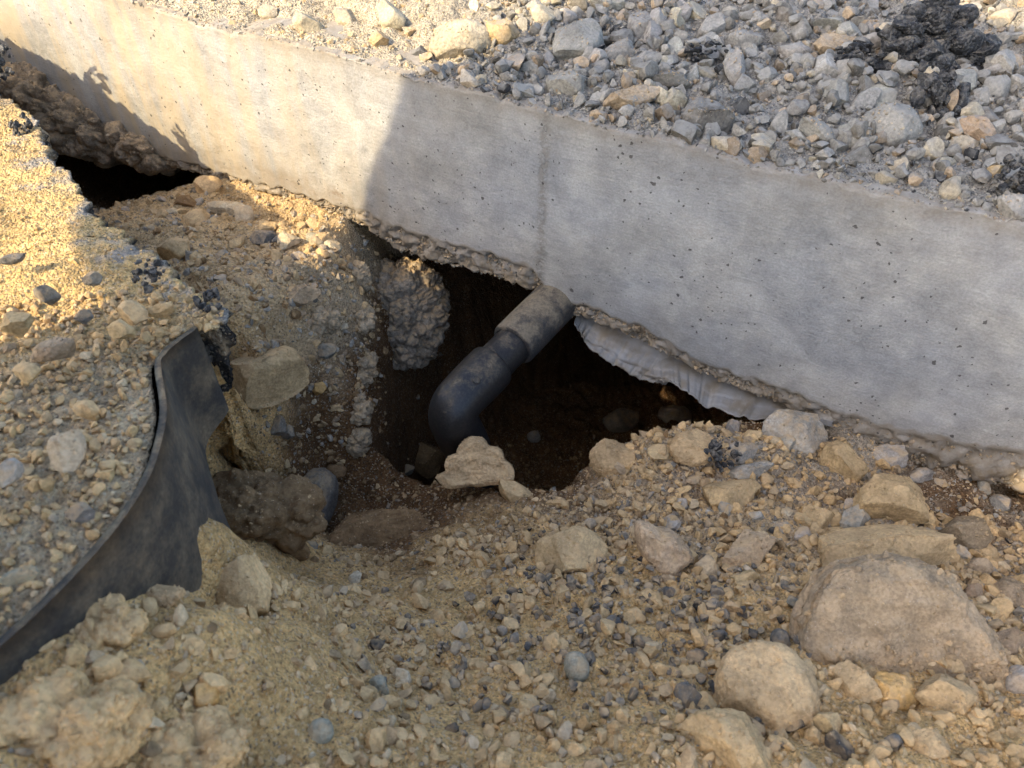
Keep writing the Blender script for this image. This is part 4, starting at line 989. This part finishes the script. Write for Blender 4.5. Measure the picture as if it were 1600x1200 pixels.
r = np.random.default_rng(77)
UPT = {'grey': 7, 'pink': .8, 'pale': .9, 'dgrey': 2.4, 'dark': .25, 'mauve': .8}
n = 4200; a = r.uniform(-.50, .45, n); d = r.uniform(.006, .62, n) ** 1.0; xy = WO + np.outer(a, WA) - np.outer(d, WN)
clump_ = fbm(np.stack([a * 9, d * 9, d * 0], 1), 2) > -.6 - 2
mass('loose_gravel', np.column_stack([xy, up_h(a, d)]), sizes(r, n, .0075, .025, 1.9), tones(r, n, UPT), 2, 'loose grey gravel on top of the footing', 41, sink=-.15, mat=M_ugravel)
n = 11500; a = r.uniform(-.52, .42, n); d = r.uniform(.003, .5, n); xy = WO + np.outer(a, WA) - np.outer(d, WN)
mass('fine_gravel', np.column_stack([xy, up_h(a, d)]), sizes(r, n, .003, .0075), tones(r, n, UPT), 1, 'fine grey gravel on top of the footing', 42, mat=M_ugravel)
n = 7000; a = r.uniform(-1.4, -.40, n); d = r.uniform(.004, .5, n); xy = WO + np.outer(a, WA) - np.outer(d, WN)
mass('fine_gravel', np.column_stack([xy, up_h(a, d)]), sizes(r, n, .003, .014, 2.4), tones(r, n, {'pale': 6, 'tan': 4, 'grey': .5}, PALE, .4), 1, 'pale sunlit soil crumbs on top of the footing', 43, mat=M_ugravel, sink=.45)

def low_region(n, x0, x1, y0, y1, keep=None):
    x = r.uniform(x0, x1, n); y = r.uniform(y0, y1, n)
    if keep is not None:
        k_ = keep(x, y); x, y = x[k_], y[k_]
    return np.column_stack([x, y, low_h(x, y)])
# foreground spoil
def fg(x, y):
    a_, d_ = to_ad(x, y); m_ = fbm(np.stack([x * 9, y * 9, x * 0], 1), 2) + np.clip((x + .12) * 2.5, -.5, .5) + r.normal(size=len(x)) * .25; return (d_ < -.02) & (low_h(x, y) > -.09) & ~((x < -.21) & (y > .24)) & (m_ > -.25)
Pn = low_region(6000, -.35, .55, .10, .62, fg); n = len(Pn)
FGT = {'tan': 6, 'warm': 5, 'pale': 1.2, 'mauve': 1.5, 'grey': .3, 'blue': .2, 'dgrey': .5, 'dark': .2}
mass('foreground_gravel', Pn, sizes(r, n, .0055, .019, 1.9), tones(r, n, FGT, WARM, .3), 2, 'mixed tan and dark gravel of the foreground spoil', 44, sink=-.02)
Pn = low_region(17000, -.35, .55, .10, .64, fg); n = len(Pn)
mass('fine_gravel', Pn, sizes(r, n, .0022, .0062), tones(r, n, {'tan': 6, 'warm': 6, 'pale': 1.2, 'mauve': 1, 'dgrey': .5, 'blue': .2}), 1, 'fine tan gravel of the foreground spoil', 45)
n = 620; ci = r.integers(0, 6, n); cxy = np.array([(.04, .36), (.10, .30), (.16, .40), (.14, .26), (.22, .33), (-.02, .28)])[ci] + r.normal(size=(n, 2)) * np.array([.05, .045])
mass('dark_chips', np.column_stack([cxy, low_h(cxy[:, 0], cxy[:, 1])]), sizes(r, n, .0045, .0125, 1.6), tones(r, n, {'dgrey': 4, 'blue': 4, 'dark': 2}), 2, 'dark asphalt and slate chips mixed into the foreground gravel', 55, sink=-.35)
# right spoil under footing
def rs(x, y):
    a_, d_ = to_ad(x, y); return (d_ < .005) & (d_ > -.30) & (a_ > -.22)
Pn = low_region(9000, -.0, .65, .25, .85, rs); n = len(Pn)
mass('spoil_gravel', Pn, sizes(r, n, .0028, .013, 2.3), tones(r, n, {'grey': 5, 'tan': 5, 'mauve': 2, 'dgrey': 1.2, 'dark': .4}), 1, 'dusty gravel in the spoil below the footing', 46)
# rubble between pavement and footing
def rb_(x, y):
    a_, d_ = to_ad(x, y); return (a_ < -.52) & (a_ > -1.3) & (d_ < .02) & (d_ > -.42)
Pn = low_region(9000, -.85, -.1, .45, 1.3, rb_); n = len(Pn)
mass('rubble_gravel', Pn, sizes(r, n, .0032, .016, 2.0), tones(r, n, {'tan': 6, 'grey': 2.5, 'pale': 1.5, 'dgrey': 1, 'brown': 1}), 2 if False else 1, 'dusty rubble gravel between pavement and footing', 47)
# pit
def pt(x, y):
    return low_h(x, y) < -.05
Pn = low_region(5500, -.36, .25, .36, 1.05, pt); n = len(Pn)
mass('pit_gravel', Pn, sizes(r, n, .0032, .016, 2.0), tones(r, n, {'brown': 8, 'dgrey': 1.5, 'tan': 1}), 1, 'damp brown gravel and crumbs in the pit', 48)
# pavement and heap
n = 9000; s_ = r.uniform(seg[3], s_liner0 + .02, n); t_ = r.uniform(.004, .34, n); Pn = crust_point(s_, t_)
mass('sand_crumbs', Pn, sizes(r, n, .0022, .0060), tones(r, n, {'warm': 7, 'tan': 5, 'pale': 2}, np.array([.54, .37, .16]), .6), 1, 'sandy crumbs on the sunlit pavement', 49, sink=.4)
n = 4000; s_ = r.uniform(s_liner0 - .10, seg[-1], n); t_ = r.uniform(.004, .34, n); Pn = crust_point(s_, t_)
mass('heap_gravel', Pn, sizes(r, n, .0034, .0105, 2.0), tones(r, n, {'tan': 7, 'warm': 3, 'pale': 2, 'mauve': 1.5, 'grey': .5, 'blue': .2}, WARM, .3), 2, 'tan gravel of the heap behind the liner', 50, sink=-.1)

def bankf(x, y):
    a_, d_ = to_ad(x, y); return (a_ < -.5) & (d_ < -.02) & (HDf(x, y) < .004)
def HDf(x, y): return bilerp(gx, gy, HD, x, y)
Pn = low_region(1500, -.42, -.15, .45, .86, bankf); n = len(Pn)
mass('bank_rubble', Pn, sizes(r, n, .006, .016, 2.0), tones(r, n, {'tan': 5, 'mauve': 2, 'grey': 2, 'brown': 2, 'dgrey': .6}), 2, 'crumbly rubble in the face of the bank', 52)
n = 2600; a = r.uniform(-1.0, .3, n); u_ = r.uniform(0, 1, n) ** 1.5; z_ = np.interp(a, avs, zl) + (np.interp(a, avs, zc) - np.interp(a, avs, zl)) * u_ - .002; xy = WO + np.outer(a, WA) - np.outer(np.full(n, .004), WN)
mass('footing_grit', np.column_stack([xy, z_]), sizes(r, n, .0025, .0085, 2.0), tones(r, n, {'dgrey': 3, 'grey': 3, 'mauve': 3}, np.array([.25, .215, .165]), .5), 1, 'grit stuck in the broken lower edge of the footing', 53, sink=.5)
n = 3600; a = r.uniform(-1.3, .3, n); d = np.abs(r.normal(size=n)) * .012 + .001; xy = WO + np.outer(a, WA) - np.outer(d, WN)
mass('edge_grit', np.column_stack([xy, np.maximum(up_h(a, d), np.interp(a, avs, zt) + .001)]), sizes(r, n, .002, .0065, 2.0), tones(r, n, UPT), 1, 'fine grit along the top edge of the footing', 54, mat=M_ugravel)
# crumbs and grains lying on the larger rocks
cp_ = []; cs_ = []; cc_ = []
for o in [o for o in bpy.data.objects if o.name.split('.')[0] in ('boulder', 'rock', 'soil_clod')]:
    me = o.data; nv = len(me.vertices); co_ = np.empty(nv * 3, dtype=np.float32); me.vertices.foreach_get('co', co_); co_ = co_.reshape(-1, 3)
    no_ = np.empty(nv * 3, dtype=np.float32); me.vertex_normals.foreach_get('vector', no_); no_ = no_.reshape(-1, 3)
    siz = np.ptp(co_, axis=0).max(); cl_ = o.name.startswith('soil_clod')
    w_ = np.maximum(0, no_[:, 2] + (.5 if cl_ else -.25)) * (1 + fbm(co_ * 30 + np.array(o.location), 2) * 1.2).clip(0, 3)
    if o == BIGB: w_ = w_ * (.04 + smooth(co_ @ CU, .012, -.03))
    k_ = int((1500 if o == BIGB else (45000 if cl_ else 9000) * siz * siz + 10)); idx = r.choice(nv, size=k_, p=w_ / w_.sum())
    cc_.append(np.array(o.color[:3])[None] * r.uniform(.75, 1.3, (k_, 1))); cp_.append(co_[idx] + np.array(o.location)); cs_.append(sizes(r, k_, .0016, .010 if o == BIGB else (.008 if cl_ else .0042), 2.0))
cp_ = np.concatenate(cp_); cs_ = np.concatenate(cs_); n = len(cs_)
mass('stone_crumbs', cp_, cs_, tones(r, n, {'tan': 6, 'warm': 2, 'mauve': 2, 'grey': 1, 'dgrey': .6}) * .25 + np.concatenate(cc_) * .75, 1, 'dusty crumbs lying on the larger rocks', 51)

# ------------------------------------------------------------------ the photographer whose shadow falls over the dig
QV = np.array([-SUN_H.y, SUN_H.x]); RV = np.array([SUN_H.x, SUN_H.y])
def qr(q, rh, z):
    p = QV * q + RV * (rh + .08); return (p[0], p[1], z)
def skin(name, nodes, edges, root, mat, parent=None, sub=2):
    me = bpy.data.meshes.new(name); ks = list(nodes); me.from_pydata([nodes[k_][0] for k_ in ks], [(ks.index(a_), ks.index(b_)) for a_, b_ in edges], [])
    me.materials.append(mat); o = add(name, me, parent)
    sk = o.modifiers.new('skin', 'SKIN'); sk.use_smooth_shade = True
    for i, k_ in enumerate(ks):
        rr = nodes[k_][1]; me.skin_vertices[0].data[i].radius = rr if isinstance(rr, tuple) else (rr, rr)
        me.skin_vertices[0].data[i].use_root = (k_ == root)
    sb = o.modifiers.new('sub', 'SUBSURF'); sb.levels = sub; sb.render_levels = sub
    return o
M_coat = plain('light_coat', (.74, .66, .52), .9, 60, .04); M_trs = plain('trousers', (.5, .44, .34), .9, 60, .05); M_skin = plain('skin', (.55, .36, .26), .6, 80, .05); M_hair = plain('hair', (.03, .022, .016)); M_boot = plain('boots', (.05, .035, .02))  # coat is pale so that it bounces light onto the foreground
PB = (.42, -.75, .19)
person = empty('person', qr(*PB)); tag(person, 'unseen person in an added pale coat bending forward beside the camera, holding a phone', 'person')
def rel(p): return tuple(np.array(p) - np.array(qr(*PB)))
def N_(q, rh, z, rad): return (rel(qr(q, rh, z)), rad)
body = {
 'pelvis': N_(.38, -.74, .88, .18), 'waist': N_(.40, -.68, 1.04, .18), 'chest': N_(.44, -.60, 1.25, .20), 'neckb': N_(.52, -.55, 1.45, .12), 'neck': N_(.60, -.52, 1.52, .07), 'head': N_(.65, -.50, 1.58, .09), 'crown': N_(.66, -.50, 1.64, .08),
 'lsh': N_(.58, -.58, 1.36, .10), 'lel': N_(.68, -.60, 1.06, .09), 'lwr': N_(.62, -.52, .84, .055),
 'rsh': N_(.24, -.58, 1.40, .10), 'rel': N_(.20, -.46, 1.14, .085), 'rwr': N_(.10, -.20, .92, .045),
 'lhip': N_(.44, -.74, .80, .14), 'lkn': N_(.40, -.56, .56, .11), 'lank': N_(.40, -.78, .28, .06), 'ltoe': N_(.41, -.60, .235, .045),
 'rhip': N_(.20, -.74, .80, .14), 'rkn': N_(.10, -.56, .56, .11), 'rank': N_(.12, -.78, .28, .06), 'rtoe': N_(.10, -.60, .235, .045)}
skin('body', body, [('pelvis','waist'),('waist','chest'),('chest','neckb'),('neckb','neck'),('neck','head'),('head','crown'),('chest','lsh'),('lsh','lel'),('lel','lwr'),('chest','rsh'),('rsh','rel'),('rel','rwr'),
     ('pelvis','lhip'),('lhip','lkn'),('lkn','lank'),('lank','ltoe'),('pelvis','rhip'),('rhip','rkn'),('rkn','rank'),('rank','rtoe')], 'pelvis', M_coat, person)
# added coat, its outline shaped to cast the wanted shadow border
cv = []; ns = 64
prof = [(1.575, .26, .60, .04, -.55), (1.55, .16, .70, .07, -.56), (1.47, .11, .765, .11, -.58), (1.38, .10, .785, .12, -.59), (1.28, .09, .785, .14, -.60), (1.15, .09, .79, .14, -.60), (1.08, .125, .80, .14, -.60), (1.04, .145, .81, .14, -.60), (1.0, .13, .82, .14, -.60), (.975, -.02, .83, .15, -.60), (.94, -.11, .84, .15, -.60), (.90, -.13, .86, .15, -.60), (.84, -.14, .88, .14, -.60), (.80, -.15, .89, .13, -.60)]
for z, q0, q1, wr_, cy in prof:
    for k_ in range(ns):
        th = 2 * math.pi * k_ / ns; c_ = math.cos(th); c_ = math.copysign(abs(c_) ** .8, c_)
        qq = (q0 + q1) / 2 + (q1 - q0) / 2 * c_; lift = .0 * min(1, max(0, (qq - .56) / .08)) * max(0, (1.0 - z) / .2)
        cv.append(rel(qr(qq, cy + wr_ * math.sin(th) * (1 + .08 * math.sin(5 * th)), z + lift)))
cf = [(i * ns + j, i * ns + (j + 1) % ns, (i + 1) * ns + (j + 1) % ns, (i + 1) * ns + j) for i in range(len(prof) - 1) for j in range(ns)]
co = add('coat', new_mesh('coat', cv, cf, M_coat), person); so = co.modifiers.new('t', 'SOLIDIFY'); so.thickness = .008
# trousers, made wide and high to block sun from the near ground
for q0, nm_ in ((.40, 'trouser_leg'), (.09, 'trouser_leg')):
    tv = []; tp = [(.95, .17, .17, -.70), (.80, .18, .17, -.68), (.68, .165, .17, -.64), (.56, .155, .16, -.58), (.44, .13, .14, -.64), (.32, .11, .12, -.72), (.26, .11, .12, -.75)]
    for z, a_, b_, cy in tp:
        for k_ in range(32): th = 2 * math.pi * k_ / 32; tv.append(rel(qr(q0 + a_ * math.cos(th), cy + b_ * math.sin(th), z)))
    tf = [(i * 32 + j, i * 32 + (j + 1) % 32, (i + 1) * 32 + (j + 1) % 32, (i + 1) * 32 + j) for i in range(len(tp) - 1) for j in range(32)]
    add(nm_, new_mesh(nm_, tv, tf, M_trs), person)
# head, hair, face
hv, hf = ico(4); hv = hv * np.array([.078, .098, .118])
hx = np.array(rel(qr(.66, -.48, 1.62)))
fx = np.array([RV[0], RV[1], 0]); lx_ = np.array([QV[0], QV[1], 0]); upv = np.array([0, 0, 1.0])
def headp(v): return hx + np.outer(v[:, 0], lx_) + np.outer(v[:, 1], fx) + np.outer(v[:, 2], upv)
nose = np.exp(-((hv[:, 0] / .014) ** 2 + ((hv[:, 2] + .01) / .022) ** 2)) * (hv[:, 1] > .05) * .022
hv2 = hv.copy(); hv2[:, 1] += nose; add('head', new_mesh('head', headp(hv2), hf, M_skin), person)
keep = [f_ for f_ in hf if (hv[f_][:, 2].mean() > .035 or hv[f_][:, 1].mean() < -.02)]
add('hair', new_mesh('hair', headp(hv * 1.07), np.array(keep), M_hair), person)
M_eye = plain('eye', (.1, .08, .07), .3); M_lip = plain('lip', (.4, .2, .17), .5)
ev, ef = ico(2)
for s_ in (-1, 1):
    add('eye', new_mesh('eye', headp(ev * .011 + np.array([s_ * .03, .088, .008])), ef, M_eye), person)
    add('ear', new_mesh('ear', headp(ev * np.array([.012, .02, .032]) + np.array([s_ * .078, -.005, 0])), ef, M_skin), person)
add('mouth', new_mesh('mouth', headp(ev * np.array([.024, .01, .007]) + np.array([0, .082, -.055])), ef, M_lip), person)
# hands
def hand(wrist, fwd, side, name='hand'):
    w_ = np.array(wrist); f_ = np.array(fwd) / np.linalg.norm(fwd); s_ = np.array(side) / np.linalg.norm(side); dn_ = np.cross(f_, s_)
    nd = {'w': (tuple(w_), .022), 'p': (tuple(w_ + f_ * .05), (.030, .018)), 'k': (tuple(w_ + f_ * .085), (.030, .014))}
    ed = [('w', 'p'), ('p', 'k')]
    for i, ln in enumerate((.062, .075, .070, .055)):
        b = w_ + f_ * .085 + s_ * (-.030 + .02 * i)
        nd[f'a{i}'] = (tuple(b), .0095); nd[f'b{i}'] = (tuple(b + f_ * ln * .5 + dn_ * .008), .0088); nd[f'c{i}'] = (tuple(b + f_ * ln * .85 + dn_ * .03), .0075); ed += [('k', f'a{i}'), (f'a{i}', f'b{i}'), (f'b{i}', f'c{i}')]
    b = w_ + f_ * .03 - s_ * .03
    nd['t0'] = (tuple(b), .012); nd['t1'] = (tuple(b + f_ * .03 - s_ * .022), .0105); nd['t2'] = (tuple(b + f_ * .055 - s_ * .024 + dn_ * .015), .009); ed += [('p', 't0'), ('t0', 't1'), ('t1', 't2')]
    return skin(name, nd, ed, 'p', M_skin, person, 1)
hand(rel(qr(.10, -.20, .92)), (RV[0] - QV[0] * .4, RV[1] - QV[1] * .4, -1.4), (QV[0], QV[1], 0))
hand(rel(qr(.62, -.52, .84)), (RV[0] * .4, RV[1] * .4, -1), (QV[0], QV[1], 0))
pm = bmesh.new(); bmesh.ops.create_cube(pm, size=1); bmesh.ops.scale(pm, vec=(.075, .155, .009), verts=pm.verts); bmesh.ops.bevel(pm, geom=pm.edges[:], offset=.003, segments=2)
pme = bpy.data.meshes.new('phone'); pm.to_mesh(pme); pm.free(); pme.materials.append(plain('phone_glass', (.02, .02, .022), .2)); ph = add('phone', pme, None, qr(.05, -.13, .76)); ph.rotation_euler = (R(45), 0, 0)
tag(ph, 'black phone held in the hand of the person beside the camera', 'phone')
